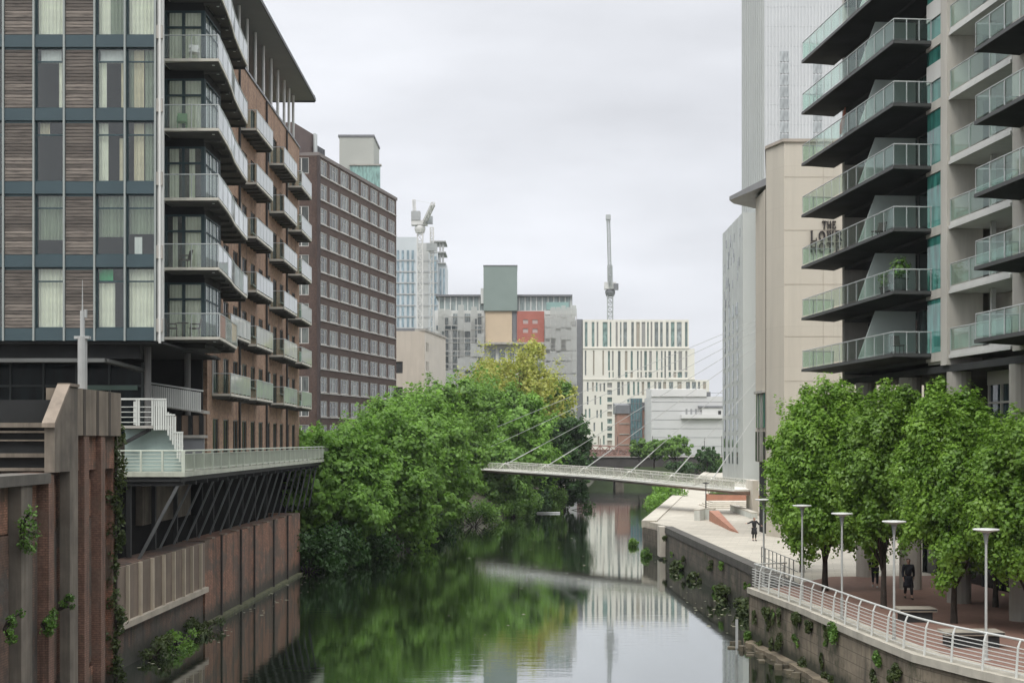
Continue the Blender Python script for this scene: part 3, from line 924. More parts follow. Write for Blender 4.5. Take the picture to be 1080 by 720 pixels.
rel(MB().box(-40,64.05,16.38,-15.75,76.9,16.48),O).build("undercroft_soffit", DARKER, t2)
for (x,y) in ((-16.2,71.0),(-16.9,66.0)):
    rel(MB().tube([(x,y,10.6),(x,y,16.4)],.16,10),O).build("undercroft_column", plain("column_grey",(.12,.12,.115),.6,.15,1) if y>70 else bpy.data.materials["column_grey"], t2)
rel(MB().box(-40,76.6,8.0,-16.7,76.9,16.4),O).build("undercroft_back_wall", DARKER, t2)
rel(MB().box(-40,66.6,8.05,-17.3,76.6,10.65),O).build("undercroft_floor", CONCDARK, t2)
# block body behind the front rooms and roof
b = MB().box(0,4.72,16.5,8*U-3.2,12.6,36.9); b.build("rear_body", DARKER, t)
b = MB().box(-.3,-.4,37.0,8*U+2.2,13.2,37.4); b.build("roof", GREYMETAL, t)

# ------------------------------------------------------------------ brick wing
rz = math.atan2(35,-.25)
t = thing("brick_apartment_building", "orange brick apartment wing with rows of white balconies and a thin canopy roof", "building", (-16.5,77,0), rz)
wing = t
bays = [2.3+2.96*i for i in range(11)]
doors = {0,1,3,6,7,9,10}
holes = []; wins = []
for i, x in enumerate(bays):
    a, c = x-.80, x+.80
    holes.append((a,10.7,c,13.25)); wins.append((a,10.7,c,13.25))
    for k in range(6):
        f0 = 14.66+3.28*k
        zz0 = f0 if i in doors else f0+.75
        hh = (a,zz0,c,f0+2.1)
        holes.append(hh); wins.append(hh)
MB().wall(0,35,10.3,35,holes,0,.10).build("facade_wall", BRICKORANGE, t)
MB().box(0.0,.22,10.3,35,14,34.9).build("body", BRICKORANGE, t)
b = MB(); b.face([(0,14,10.3),(0,0,10.3),(0,0,35),(0,14,35)]); b.face([(35,0,10.3),(35,14,10.3),(35,14,35),(35,0,35)])
b.face([(0,0,35),(35,0,35),(35,.32,35),(0,.32,35)])
b.build("end_walls", BRICKORANGE, t)
b = MB().box(-.05,-.08,35.003,35.05,.6,35.16); b.build("parapet_coping", GREYMETAL, t)
for i,x in enumerate((9.1,19.0,28.0)):
    MB().tube([(x,-.09,10.7),(x,-.09,34.9)],.07,8).build("downpipe", DARK, t)
meshes = {}
for (a,z0,c,z1) in wins:
    key = round(z1-z0,2)
    if key not in meshes:
        ww, hh = c-a, z1-z0
        fr = MB()
        for q in ((0,0,.06,hh),(ww-.06,0,ww,hh),(.06,0,ww-.06,.06),(.06,hh-.06,ww-.06,hh),(ww/2-.03,.06,ww/2+.03,hh-.06)): fr.box(q[0],0,q[1],q[2],.07,q[3])
        meshes[key] = (fr.mesh("wing_window_frame", plain("grey_window_frame",(.075,.085,.085),.5,.1,1) if not meshes else bpy.data.materials["grey_window_frame"]), MB().box(.05,.03,.05,ww-.05,.04,hh-.05).mesh("wing_pane", PANE),
                        MB().box(-.08,-.22,-.08,ww+.08,.02,-.003).mesh("wing_sill", CONC))
    m3 = meshes[key]
    f = link("window", m3[0], t, (a,.06,z0)); link("pane", m3[1], f)
    if abs(key-1.35)<.02: link("sill", m3[2], f)
# balconies (one mesh set, copied)
def bal_parts(Lb, D):
    sl = MB().box(0,-D,-.13,Lb,-.005,0)
    un = MB()
    for j in range(int(Lb/1.2)+1): un.box(.1+j*1.2*.95,-D+.1,-.30,.2+j*1.2*.95,-.02,-.2)
    un.box(.04,-D+.06,-.2,Lb-.04,-.02,-.132)
    fp = MB()
    n = 5
    for j in range(n): fp.box(j*Lb/n+.03,-D,.06,(j+1)*Lb/n-.03,-D+.03,1.06)
    gp = MB().box(.0,-D+.06,.06,.03,-.05,1.02)
    hr = MB().tube([(.015,-.03,1.1),(.015,-D+.015,1.1),(Lb-.015,-D+.015,1.1),(Lb-.015,-.03,1.1)],.03)
    for j in range(n+1): hr.box(j*Lb/n-.02 if j else .0,-D-.01,-.1,j*Lb/n+.02 if j else .04,-D+.04,1.1)
    hr.box(-.03,-.09,0,.05,-.02,2.0)
    return (sl.mesh("balcony_slab",CREAM), un.mesh("balcony_steel",SOFFITB), fp.mesh("balcony_frosted_panel",GLASSFROST), gp.mesh("balcony_glass_panel",GLASSRAIL), hr.mesh("balcony_handrail",ALU), Lb)
BP = bal_parts(6.1, 1.05)
BPs = bal_parts(5.4, 1.05)
for (x, ks, bp) in ((1.2,(0,1),BP),(9.5,range(6),BP),(20.4,range(6),BP),(29.0,range(6),BPs)):
    for k in ks:
        z = 14.62+3.28*k
        o = link("balcony", bp[0], t, (x,0,z))
        link("underside_steel", bp[1], o); link("frosted_panel", bp[2], o); link("glass_panel", bp[3], o); link("glass_panel", bp[3], o, (bp[5]-.03,0,0)); link("handrail", bp[4], o)
# penthouse and canopy
MB().box(-6,1.9,35.1,21,1.95,38.6).build("penthouse_glass", glass_reflect("penthouse_pane",(.06,.10,.09),.5,1.4), t)
b = MB()
for j in range(19): b.box(-6+j*1.5-.05,1.8,35.1,-6+j*1.5+.05,1.9,38.7)
b.box(-6,1.8,37.2,21,1.88,37.3)
b.build("penthouse_frame", TEALFRAME, t)
MB().box(-6,1.96,35.0,21,10,38.65).build("penthouse_body", ROOM, t)
CANOPYM = plain("canopy_soffit", (.22,.23,.24), .6, .08, .5)
b = MB().prism_x([(-1.2,38.82),(9,38.7),(9,39.25),(-1.2,38.98)],-8,35.2); f = b.build("canopy", CANOPYM, t)
b = MB().box(-8,-1.27,38.78,35.28,-1.203,39.03); b.box(35.203,-1.2,38.7,35.27,9,39.26)
b.build("canopy_edge", ROOFDARK, f)
for x in (4.4,7.5,10.6,13.4,16.4,19.6,22.8,25.8,28.8,31.2,33.4):
    MB().tube([(x,.25,35.165),(x,.25,38.80)],.11,8).build("column", WHITE, t)

# ------------------------------------------------------------------ stair and ramp at the walkway end
t = thing("outside_stair", "white railed outside stair with pale green side panels beside the walkway", "stair", (-17.4,64.5,0))
O = Vector((-17.4,64.5,0))
b = MB()
fr_ = [(-17.7,10.63),(-15.05,10.63),(-15.05,11.5),(-15.65,12.56),(-17.7,12.56)]
b.face([(x,65.0,z) for x,z in fr_]); b.face([(x,65.15,z) for x,z in fr_[::-1]])
for (xa,za),(xb,zb) in zip(fr_,fr_[1:]+fr_[:1]): b.face([(xa,65.0,za),(xa,65.15,za),(xb,65.15,zb),(xb,65.0,zb)])
rel(b,O).build("side_panel", PALEGREEN, t)
rel(MB().box(-17.75,64.2,12.58,-16.2,65.6,12.7),O).build("landing", CONC, t)
rel(MB().beam((-17.6,64.5,11.9),(-16.4,64.5,12.55),.2,.16),O).build("landing_brace", DARK, t)
b = MB()
for z in (12.85,13.08,13.31,13.54): b.tube([(-17.72,64.22,z),(-16.22,64.22,z)],.018)
b.box(-17.76,64.18,13.86,-16.2,64.28,13.94)
for x in (-17.7,-16.95,-16.85,-16.24): b.box(x-.035,64.19,12.7,x+.035,64.27,13.9)
b.box(-17.1,64.235,12.74,-16.8,64.25,13.8)
rel(b,O).build("landing_railing", OFFWHITE, t)
rel(MB().box(-16.2,64.3,12.58,-15.62,65.6,12.7),O).build("landing", CONC, t)
for j in range(7):
    x = -15.62+j*.12
    rel(MB().box(x,64.3,12.45-j*.24,x+.16,65.4,12.52-j*.24),O).build("step", CONC, t)
b = MB()
for j in range(13):
    x = -16.2+j*.105
    if x < -15.64: zb, zt_2 = 12.6, 13.9
    elif x < -15.25: zb, zt_2 = 12.5-(x+15.64)*2.0, 13.35-(x+15.64)*.6
    else: zb, zt_2 = 11.5-(x+15.25)*1.6, 12.4
    b.box(x,64.24,zb-.1,x+.075,64.27,zt_2)
b.box(-16.2,64.22,13.86,-15.6,64.28,13.93); b.box(-15.64,64.22,13.15,-15.22,64.28,13.22); b.box(-15.27,64.22,12.36,-14.85,64.28,12.43)
rel(b,O).build("stair_balustrade", OFFWHITE, t)

t = thing("access_ramp", "white panelled ramp on brick piers under the dark undercroft", "ramp", (-18.3,69,0))
O = Vector((-18.3,69,0))
def slopez(x): return 13.98-(x+18.3)*.15
b = MB().prism([(-18.3,69.2),(-15.0,69.2),(-15.0,70.6),(-18.3,70.6)],[slopez(-18.3)-.15,slopez(-15)-.15]*1+[slopez(-15)-.15,slopez(-18.3)-.15],[slopez(-18.3),slopez(-15),slopez(-15),slopez(-18.3)])
rel(b,O).build("ramp_slab", CONC, t)
b = MB()
n = 24
for j in range(n):
    x = -17.55+j*(2.45/n)
    b.box(x,69.12,slopez(x)-.1,x+.075,69.16,slopez(x)+.85)
b.beam((-18.25,69.14,slopez(-18.25)+.95),(-15.0,69.14,slopez(-15)+.95),.06,.07)
rel(b,O).build("slatted_railing", WHITE, t)
rel(MB().box(-16.85,69.3,12.3,-15.0,69.6,13.25),O).build("brick_wall", plain("brown_brick_low",(.15,.105,.075),.9,.2,1), t)
for x in (-16.75,-16.2,-15.65,-15.12):
    rel(MB().box(x-.1,69.17,12.3,x+.1,69.3,13.25),O).build("pier", DARKER, t)
rel(MB().box(-17.2,69.1,12.15,-14.95,69.9,12.295),O).build("ledge", CONC, t)
rel(MB().box(-16.4,69.25,10.66,-15.0,69.4,12.14),O).build("dark_opening_panel", GREYMETAL, t)  # grey panel standing in for the dark opening under the ramp

# ------------------------------------------------------------------ mast on the parapet
p0 = P(87,413,52.5)
t = thing("mast", "slim grey mast with a needle tip on the concrete parapet", "mast", (p0.x,p0.y,13.85))
MB().tube([(0,0,0),(0,0,2.0)],.17,12).build("base_tube", plain("galvanised",(.36,.37,.36),.5,.12,2,grime=.3), t)
GALV = bpy.data.materials["galvanised"]
MB().box(-.28,-.12,1.92,.28,.12,2.02).build("bracket", GALV, t)
MB().tube([(0,0,2.0),(0,0,2.95)],.09,10).build("upper_tube", GALV, t)
MB().tube([(.12,0,2.7),(.12,0,3.0)],.06,8).build("sensor", GALV, t)
MB().tube([(0,0,2.95),(0,0,4.1)],[.03,.008],6).build("needle", GALV, t)
# ================================================================== BACKGROUND BUILDINGS
def facade_thing(name, label, cat, px0, D0, px1, D1, group=None):
    """Empty at the left end of a facade seen from outside; local x runs along it to the right, y goes into the building."""
    a = Vector((PX(px0,D0), D0)); b = Vector((PX(px1,D1), D1))
    d = b-a
    t = thing(name, label, cat, (a.x,a.y,0), math.atan2(d.y,d.x), group)
    return t, d.length

# ---- brown office block
a = Vector((PX(335,208),208)); bb = Vector((PX(418,247),247))
t = thing("office_block", "brown brick office block with long rows of white framed windows", "building", (a.x,a.y,0), math.atan2(bb.y-a.y,bb.x-a.x))
LB = (bb-a).length
TOP = 53.72
holes = []; SP = LB/8
for r in range(13):
    zt_ = 53.45-3.55*r
    for c in range(8):
        holes.append((c*SP+.3, zt_-2.3, (c+1)*SP-.75, zt_))
MB().wall(0,LB,5,TOP,holes,0,.12).build("long_wall", BRICKBROWN, t)
hf = []
for r in range(13):
    zt_ = 53.45-3.55*r
    for c in range(2):
        hf.append((-8.5+c*4.0, zt_-2.35, -8.5+c*4.0+3.2, zt_))
# front end wall faces the camera: build it in its own local frame via a rotated child
endw = MB().wall(-22,0,5,TOP,hf[:],0,.3)
ang = -(math.atan2(bb.y-a.y,bb.x-a.x))
def rotz(mb, ang):
    c, s_ = math.cos(ang), math.sin(ang)
    mb.v = [(x*c-y*s_, x*s_+y*c, z) for x,y,z in mb.v]; return mb
rotz(endw, ang).build("end_wall", BRICKBROWN, t)
b = MB().box(.05,.35,5,LB,18,TOP-.1); b.build("body", BRICKBROWN, t)
b = MB().box(-.1,-.15,TOP,LB+.15,18,TOP+.5); b.build("parapet", plain("parapet_grey",(.16,.14,.13),.7,.1,.5), t)
rotz(MB().box(-.3,-.35,5,.35,.0,TOP-.01), 0).build("corner_pier", plain("dark_brick_pier",(.045,.032,.03),.8,.2,.6), t)
WF = plain("office_window_frame", (.46,.45,.42), .5, .08, .5)
w = SP-1.05; h = 2.3
fr = MB()
for q in ((0,0,.12,h),(w-.12,0,w,h),(.12,0,w-.12,.12),(.12,h-.12,w-.12,h),(w*.3-.05,.12,w*.3+.05,h-.12),(w*.66-.05,.12,w*.66+.05,h-.12),(w*.3+.05,h*.62,w*.66-.05,h*.62+.07)):
    fr.box(q[0],0,q[1],q[2],.12,q[3])
fr.box(-.2,-.22,-.20,w+.5,-.02,-.06)
FO = fr.mesh("office_window", WF)
PO = MB().box(.1,.05,.1,w*.3,.07,h-.1).box(w*.3,.05,.1,w*.66,.07,h-.1).box(w*.66,.05,.1,w-.1,.07,h-.1).mesh("office_pane", PANEOFF)
for hh in holes[:96]:
    f = link("window", FO, t, (hh[0],.04,hh[1])); link("pane", PO, f)
rest = MB()
for hh in holes[96:]: rest.box(hh[0],.08,hh[1],hh[2],.11,hh[3])
tag(rest.build("lower_windows", PANEOFF, t), kind="stuff")
for j, hh in enumerate(hf):
    b = MB().box(hh[0],.12,hh[1],hh[2],.2,hh[3]); 
    for q in (0,.33,.66,1): b.box(hh[0]+(hh[2]-hh[0])*q-.08,.05,hh[1],hh[0]+(hh[2]-hh[0])*q+.08,.13,hh[3],1)
    for zz in (hh[1],hh[3]-.1): b.box(hh[0],.06,zz,hh[2],.14,zz+.1,1)
    rotz(b,ang)
    if j < 4: pass
    b.build("end_window", [PANEOFF, WF], t)
b = MB().box(.5,4.0,TOP+.5,9.5,12,TOP+5.2); b.build("plant_room", plain("plant_room_brick",(.10,.072,.066),.8,.2,.5), t)
b = MB()
for j in range(7): b.box(9.6+j*.8,4.2,TOP+.5,10.2+j*.8,10,TOP+4.0)
b.box(9.6,4.4,TOP+.5,15.2,10,TOP+3.8)
b.build("louvre_plant", ROOFDARK, t)
for x in (8.6,9.2): MB().tube([(x,3.6,TOP+.5),(x,3.6,TOP+5.2)],.22,8).build("flue", ALU, t)
for x in (-7.3,): rotz(MB().tube([(x,2.5,TOP),(x,2.5,TOP+5)],.25,8),ang).build("flue", GREYMETAL, t)

# ---- pale tower top behind the office block
t, L_ = facade_thing("tower_block", "plain pale tower top with a green glass base behind the brown offices", "building", 357, 330, 394, 330)
MB().box(.2,0,10,L_,14,82.5).build("body", plain("pale_grey_render",(.36,.37,.34),.8,.05,.2), t)
MB().box(2.8,-1.2,10,L_+1.6,-.01,75.6).build("glass_base", glass_reflect("green_base_pane",(.20,.34,.31),.8,1.2), t)
MB().box(-.1,-.2,82.52,L_+.2,14.2,83.0).build("roof_edge", GREYMETAL, t)
MB().box(2.6,-1.5,75.62,L_+1.9,-.02,75.95).build("base_roof", CONC, t)

# ---- low beige building
D0 = 290
t, L_ = facade_thing("beige_building", "low beige rendered building with small dark openings in front of the unfinished tower", "building", 448, D0, 470, 312)
zt_ = PZ(349,D0)
BEIGE = plain("beige_render", (.47,.42,.355), .85, .06, .3, grime=.12)
BEIGEL = plain("light_beige_render", (.56,.52,.455), .85, .05, .3)
hs = []
for r in range(4):
    for c in (0,1):
        hs.append((1.35+c*1.5, zt_-4.1-r*3.9, 2.1+c*1.5, zt_-2.2-r*3.9))
MB().wall(0,L_,6,zt_,hs,0,.25).build("right_wall", BEIGEL, t)
fp = MB().box(0,0,0,.75,.05,1.9).mesh("beige_pane", PANE)
for hh in hs: link("window", fp, t, (hh[0],.15,hh[1]))
ang = math.radians(0)-t.rotation_euler.z
hl = [(-6.3, zt_-8.6-r*5.2, -4.5, zt_-6.2-r*5.2) for r in range(4)]
rotz(MB().wall(-9,0,6,zt_,hl,0,.4),ang).build("left_wall", BEIGE, t)
for hh in hl: rotz(MB().box(hh[0],.3,hh[1],hh[2],.35,hh[3]),ang).build("opening", DARK, t)
rotz(MB().box(-9,.1,zt_,0,8,zt_+.5),ang).build("roof", GREYMETAL, t)
MB().box(-.2,-.2,zt_+.003,L_+.1,6,zt_+.45).build("roof_edge", CONC, t)

# ---- tower under construction
D0 = 430
t, L_ = facade_thing("unfinished_tower", "pale blue glazed tower still under construction behind the beige building", "building", 412, D0, 471, D0)
k = D0/1500
GLZ = plain("pale_blue_cladding", (.52,.56,.58), .5, .06, .2)
FLOORC = plain("raw_slab", (.40,.41,.41), .8, .1, .3)
z1 = PZ(250,D0)
def pxl(px): return (px-412)*k
MB().box(0,0,8,pxl(440),16,z1).build("glazed_block", GLZ, t)
MB().box(pxl(440)+.01,.5,8,pxl(452),16,PZ(256,D0)).build("core", plain("raw_core",(.46,.47,.46),.85,.08,.2), t)
MB().box(pxl(452)+.01,.3,8,pxl(462),16,PZ(266,D0)).build("glazed_block", GLZ, t)
MB().box(pxl(462)+.01,1,8,pxl(470),16,PZ(278,D0)).build("side_block", GLZ, t)
STR = MB()
for pxa in (418.5,423.5,429,434):
    MB().box(pxl(pxa),-.12,8,pxl(pxa+2.6),-.005,z1-4).build("window_strip", PANEBLUE, t)
for pxa in (453.5,458): MB().box(pxl(pxa),.15,8,pxl(pxa+2.2),.29,PZ(270,D0)).build("window_strip", PANEBLUE, t)
for pxa in (463.5,467): MB().box(pxl(pxa),.85,8,pxl(pxa+2),.99,PZ(283,D0)).build("window_strip", PANEBLUE, t)
b = MB()
z = 12
while z < z1-4:
    b.box(0,-.25,z,pxl(438),-.121,z+.35); b.box(pxl(440)+.1,.38,z,pxl(452)-.1,.49,z+.5); b.box(pxl(452)+.1,0.02,z,pxl(462)-.1,.148,z+.35)
    z += 3.4
b.build("floor_edges", FLOORC, t)
for j in range(3):
    MB().box(pxl(455)-.5,.2,PZ(278,D0)+j*3.3+.02,pxl(470),12,PZ(278,D0)+j*3.3+.4).build("open_floor", FLOORC, t)
for pxa in (456,460,464,467):
    MB().box(pxl(pxa)-.3,1.1,PZ(278,D0)+.42,pxl(pxa)+.3,1.6,PZ(278,D0)+6.6).build("bare_column", FLOORC, t)

def lattice(mb, p0, p1, w, nseg, r=.12):
    """square lattice mast from p0 to p1."""
    p0, p1 = Vector(p0), Vector(p1)
    d = (p1-p0).normalized()
    u = d.cross(Vector((0,1,0)) if abs(d.y) < .9 else Vector((1,0,0))).normalized()
    v = d.cross(u)
    cs = [u*a*w/2+v*b_*w/2 for a,b_ in ((-1,-1),(1,-1),(1,1),(-1,1))]
    for c in cs: mb.beam(p0+c, p1+c, r*2, r*2)
    for i in range(nseg):
        q0 = p0+(p1-p0)*i/nseg; q1 = p0+(p1-p0)*(i+1)/nseg
        for j in range(4):
            c0, c1 = cs[j], cs[(j+1)%4]
            if i % 2: c0, c1 = c1, c0
            mb.beam(q0+c0, q1+c1, r*1.3, r*1.3)
            mb.beam(q1+c0, q1+c1, r*1.3, r*1.3)
    return mb
CRANEW = plain("crane_white", (.60,.60,.58), .5, .06, .5)
D0 = 418
o0 = P(443,465,D0)
t = thing("tower_crane", "white luffing tower crane standing against the unfinished tower", "crane", (o0.x,o0.y,8))
def C(px,py,dy=0): 
    q = P(px,py,D0); return (q.x-o0.x, dy, q.z-8)
lattice(MB(), (0,0,0), C(443,240), 1.6, 34, .12).build("mast", CRANEW, t)
q = C(443,240)
MB().lathe([(1.3,q[2]-1.6),(1.6,q[2]-.6),(1.6,q[2]),(1.2,q[2]+.6)]).build("slewing_ring", CRANEW, t)
a = C(434,232); c = C(451,236)
MB().box(a[0],-1.4,q[2]+.6,c[0],1.4,q[2]+2.0).build("machinery_deck", CRANEW, t)
MB().box(a[0],-1.6,q[2]+2.0,a[0]+2.6,1.6,q[2]+4.6).build("counterweight", plain("crane_grey",(.33,.34,.34),.6,.1,.5), t)
MB().box(c[0]-.2,-2.6,q[2]+.8,c[0]+1.6,-1.0,q[2]+3.0).build("cab", plain("crane_cab",(.28,.30,.31),.4,.1,.5), t)
lattice(MB(), C(438,236), C(436.5,211), .8, 9, .10).build("a_frame", CRANEW, t)
lattice(MB(), C(447,236), C(459.5,222,-12), .9, 9, .10).build("jib", CRANEW, t)
b = MB(); b.tube([C(436.5,211),C(459.5,222,-12)],.06,4); b.tube([C(436.5,211),C(434,232)],.08,4); b.build("stay_cable", CRANEW, t)
D0 = 424
o1 = P(455.5,465,D0)
t = thing("builders_hoist", "thin mast of the builders' hoist rising above the unfinished tower core", "hoist", (o1.x,o1.y,8))
lattice(MB(), (0,0,0), (0,0,PZ(240,D0)-8), 1.0, 40, .12).build("mast", CRANEW, t)
MB().box(-1.5,-1.6,PZ(265,D0)-8,1.5,-.6,PZ(257,D0)-8).build("cage", plain("hoist_cage",(.45,.47,.46),.6,.1,1), t)

D0 = 540
o2 = P(643.5,465,D0)
t = thing("tower_crane", "slender grey crane with a nearly upright jib behind the white building", "crane", (o2.x,o2.y,8))
def C2(px,py,dy=0):
    q = P(px,py,D0); return (q.x-o2.x, dy, q.z-8)
CR2 = plain('crane_pale_grey',(.38,.40,.40),.5,.08,.5)
lattice(MB(), (0,0,0), C2(643.5,309), 2.0, 34, .16).build("mast", CR2, t)
q = C2(643.5,309)
MB().lathe([(1.5,q[2]-1.2),(1.9,q[2]),(1.9,q[2]+.8),(1.2,q[2]+1.4)]).build("slewing_ring", GREYMETAL, t)
MB().box(-2.2,-1.6,q[2]+1.4,2.2,1.6,q[2]+4).build("machinery_deck", CRANEW, t)
MB().box(1.2,-2.2,q[2]+1.0,3.0,-.8,q[2]+3.4).build("cab", GREYMETAL, t)
lattice(MB(), C2(643.5,303), C2(643.2,280), 1.6, 8, .15).build("a_frame", CR2, t)
lattice(MB(), C2(643.2,303,-2), C2(640,231,-8), 1.1, 22, .11).build("jib", CR2, t)
b = MB().box(C2(640,233)[0]-.9,-9,C2(640,233)[2]-.8,C2(640,233)[0]+.9,-7,C2(640,233)[2]+1.0); b.build("jib_head", CR2, t)

# ---- scaffolded apartments with the grey green tower
D0 = 335
t, L_ = facade_thing("apartment_building", "long apartment building with a grey green lift tower and a red panel", "building", 458, D0, 607, D0)
k = D0/1500
def ax(px): return (px-458)*k
def az(py): return PZ(py,D0)
PALE = plain("pale_render", (.56,.57,.55), .8, .08, .2)
MB().box(0,.8,6,ax(607),18,az(327)).build("body", PALE, t)
MB().box(ax(462),2.2,az(327)+.01,ax(604),14,az(312)).build("penthouse", glass_reflect("penthouse_far_pane",(.30,.36,.35),.7,1.2), t)
MB().box(ax(459),1.2,az(312)+.01,ax(604),14.5,az(310)).build("penthouse_roof", GREYMETAL, t)
b = MB()
for j in range(24): b.box(ax(462)+j*1.36,2.0,az(326.9),ax(462)+j*1.36+.25,2.19,az(312))
b.build("penthouse_mullions", PALE, t)
MB().box(ax(510),-.8,az(328),ax(545.5),10,az(281)).build("lift_tower", plain("grey_green_cladding",(.20,.25,.23),.6,.05,.3), t)
MB().box(ax(509.7),-.9,az(281)+.003,ax(545.8),10.1,az(280)).build("tower_coping", GREYMETAL, t)
MB().box(ax(507),-.2,az(320),ax(510)-.02,8,az(304)).build("tower_side", PALE, t)
MB().box(ax(512),-.3,az(361),ax(540),.79,az(328.2)).build("tan_panel", plain("tan_render",(.52,.42,.30),.8,.05,.3), t)
MB().box(ax(540.2),-.1,az(361),ax(545),.79,az(328.2)).build("grey_strip", GREYMETAL, t)
hr = []
for r in range(4):
    for c in range(2):
        hr.append((ax(551.5+c*10), az(341.5+r*9.5)-.0, ax(557+c*10), az(337+r*9.5)))
MB().wall(ax(545.2),ax(574),az(361),az(328.2),[q for q in hr if q[1] > az(360)],-.35,.25).build("red_wall", BRICKRED, t)
wm = MB().box(0,0,0,ax(557)-ax(551.5),.06,az(337)-az(341.5)).mesh("red_wall_window", plain("white_far_window",(.44,.36,.34),.4,.1,.5))
for q in hr:
    if q[1] > az(360): link("window", wm, t, (q[0],-.2,q[1]))
MB().box(ax(510),-1.2,az(363.2),ax(576),.7,az(361.05)).build("cornice", CONC, t)
MB().box(ax(573.2),-1.0,az(470),ax(576),.7,az(363.3)).build("pale_pier", CONC, t)
wm2 = MB().box(0,0,0,1.5,.08,2.6).mesh("lower_window", PANEFAR)
for r in range(5):
    for c in range(6):
        link("window", wm2, t, (ax(516)+c*2.2,.69,az(379)-r*3.1))
for r in range(9):
    for c in range(4):
        link("window", wm2, t, (ax(466)+c*2.6,.70,az(342)-r*3.0))
MB().box(ax(460),.55,az(347),ax(480),.72,az(343)).build("dark_band", plain("dark_glazed_band",(.10,.13,.14),.4,.2,.5), t)
MB().box(ax(576.5),1.4,az(326),ax(600),3.4,az(318)).build("teal_cladding", plain("teal_far_panel",(.22,.34,.32),.5,.1,.5), t)
for (a_,b_) in ((419,432),(437,449)):
    MB().box(ax(587),-1.75,az(b_),ax(597),-1.5,az(a_)).build("red_panel", BRICKRED, t)

SCAFM = plain("scaffold_tube", (.46,.46,.44), .5, .15, 1)
NETM = glass_clear("scaffold_net", (.9,.92,.9), .02, .6, (.78,.79,.76))
BOARD = plain("scaffold_board", (.42,.41,.37), .8, .25, 1)
def scaffold(label, px0, px1, pytop, lifts, ncols, netp, back=0.0):
    t = thing("scaffolding", label, "scaffolding", (PX(px0,D0-2.0),D0-1.4,6))
    Lx = (px1-px0)*D0/1500; H = az(pytop)-6
    b = MB()
    for c in range(ncols+1):
        x = c*Lx/ncols
        for y in (0,1.1): b.tube([(x,y,0),(x,y,H)],.07,4)
    for j in range(lifts):
        for y in (0,1.1):
            for dz in (0,1.0): b.tube([(0,y,(j+1)*H/lifts-1.4+dz),(Lx,y,(j+1)*H/lifts-1.4+dz)],.055,4)
    b.build("tubes", SCAFM, t)
    for j in range(lifts):
        z = (j+1)*H/lifts-1.5
        MB().box(0,.1,z,Lx,1.0,z+.12).build("deck", BOARD, t)
    rr = random.Random(px0)
    for j in range(lifts):
        for c in range(ncols):
            if rr.random() < netp:
                z = (j+1)*H/lifts-1.4
                MB().box(c*Lx/ncols+.08,-.1,z-.2-rr.random()*.4,(c+1)*Lx/ncols-.08,-.08,z+H/lifts*(.55+.4*rr.random())).build("net_sheet", NETM, t)
scaffold("netted scaffolding on the left half of the long apartment building", 462, 510, 328, 12, 7, .45)
scaffold("netted scaffolding wrapping the right end of the long apartment building", 575, 608, 326, 14, 6, .88)

# ---- white building with slit windows
D0 = 450
t, L_ = facade_thing("white_building", "stepped white building with tall irregular slit windows beyond the bridges", "building", 613, D0, 748, D0)
k = D0/1500
def bx(px): return (px-613)*k
def bz(py): return PZ(py,D0)
WHITEC = plain("white_cladding", (.66,.64,.575), .7, .05, .15)
tiers = [(337,366.5,615,726.5),(367.5,399.5,615,732.5),(400.5,474,615,748)]
rr = random.Random(11)
cnt = 0
wcols = [PANEFAR, plain("brown_reveal",(.34,.31,.26),.7,.1,.5), glass_reflect("green_far_pane",(.20,.29,.27),.6,1.4), plain("grey_reveal",(.28,.28,.27),.7,.1,.5)]
body = MB()
slits = []
for ti,(ya,yb,xa,xb) in enumerate(tiers):
    hs = []
    if ti < 2:
        x = xa+1.8
        while x < xb-4:
            w_ = rr.choice((1.6,1.8,2.2,2.8,3.8,5.2))
            top = ya+2.5
            if x < 640 and ti == 1:
                hs.append((x, ya+2+rr.choice((0,12)), x+1.6, ya+14+rr.choice((0,14))))
            elif ti == 1 and rr.random() < .9:
                hs.append((x, top, x+w_, yb-9)); hs.append((x+rr.uniform(-.8,.8), yb-7.5, x+max(1.6,w_), yb-1.5))
            else:
                hs.append((x, top, x+w_, yb-1))
            x += w_+rr.choice((2.0,2.4,3.4,4.5))
    else:
        for r in range(5):
            x = xa+2+rr.choice((0,1,2))
            while x < 638:
                hs.append((x, ya+2+r*14+rr.uniform(0,2), x+1.7, ya+12+r*14)); x += rr.choice((4.0,5.5,8))
        for r in range(9): hs.append((640.5, ya+3+r*7.6, 645.5, ya+8+r*7.6))
        x = 651
        while x < 690:
            hs.append((x, ya+2, x+rr.choice((2,2.6,3)), ya+16)); x += rr.choice((4.6,6,7.5))
        x = 690
        while x < 744:
            w_ = rr.choice((2.2,3.2,4.4)); hs.append((x, ya+2, x+w_, ya+9.5)); x += w_+rr.choice((2,3,4.5))
    H_ = [(bx(q[0]),bz(q[3]),bx(q[2]),bz(q[1])) for q in hs]
    MB().wall(bx(xa),bx(xb),bz(yb),bz(ya),H_,0,.5).build("tier_wall", WHITEC, t)
    MB().box(bx(xa),.52,bz(yb),bx(xb),18,bz(ya)-.02).build("tier_body", WHITEC, t)
    MB().box(bx(xa)-.1,-.25,bz(yb)-.3,bx(xb)+.1,-.01,bz(yb)).build("string_course", WHITEC, t)
    slits += H_
lo = MB()
slits.sort(key=lambda q: -(q[2]-q[0])*(q[3]-q[1]))
for j,q in enumerate(slits):
    if j < 98: MB().box(0,0,0,q[2]-q[0],.1,q[3]-q[1]).build("window", wcols[rr.choice((0,0,2,2,1,3))], t, (q[0],.35,q[1]))
    else: lo.box(q[0],.35,q[1],q[2],.45,q[3])
tag(lo.build("small_windows", PANEFAR, t), kind="stuff")
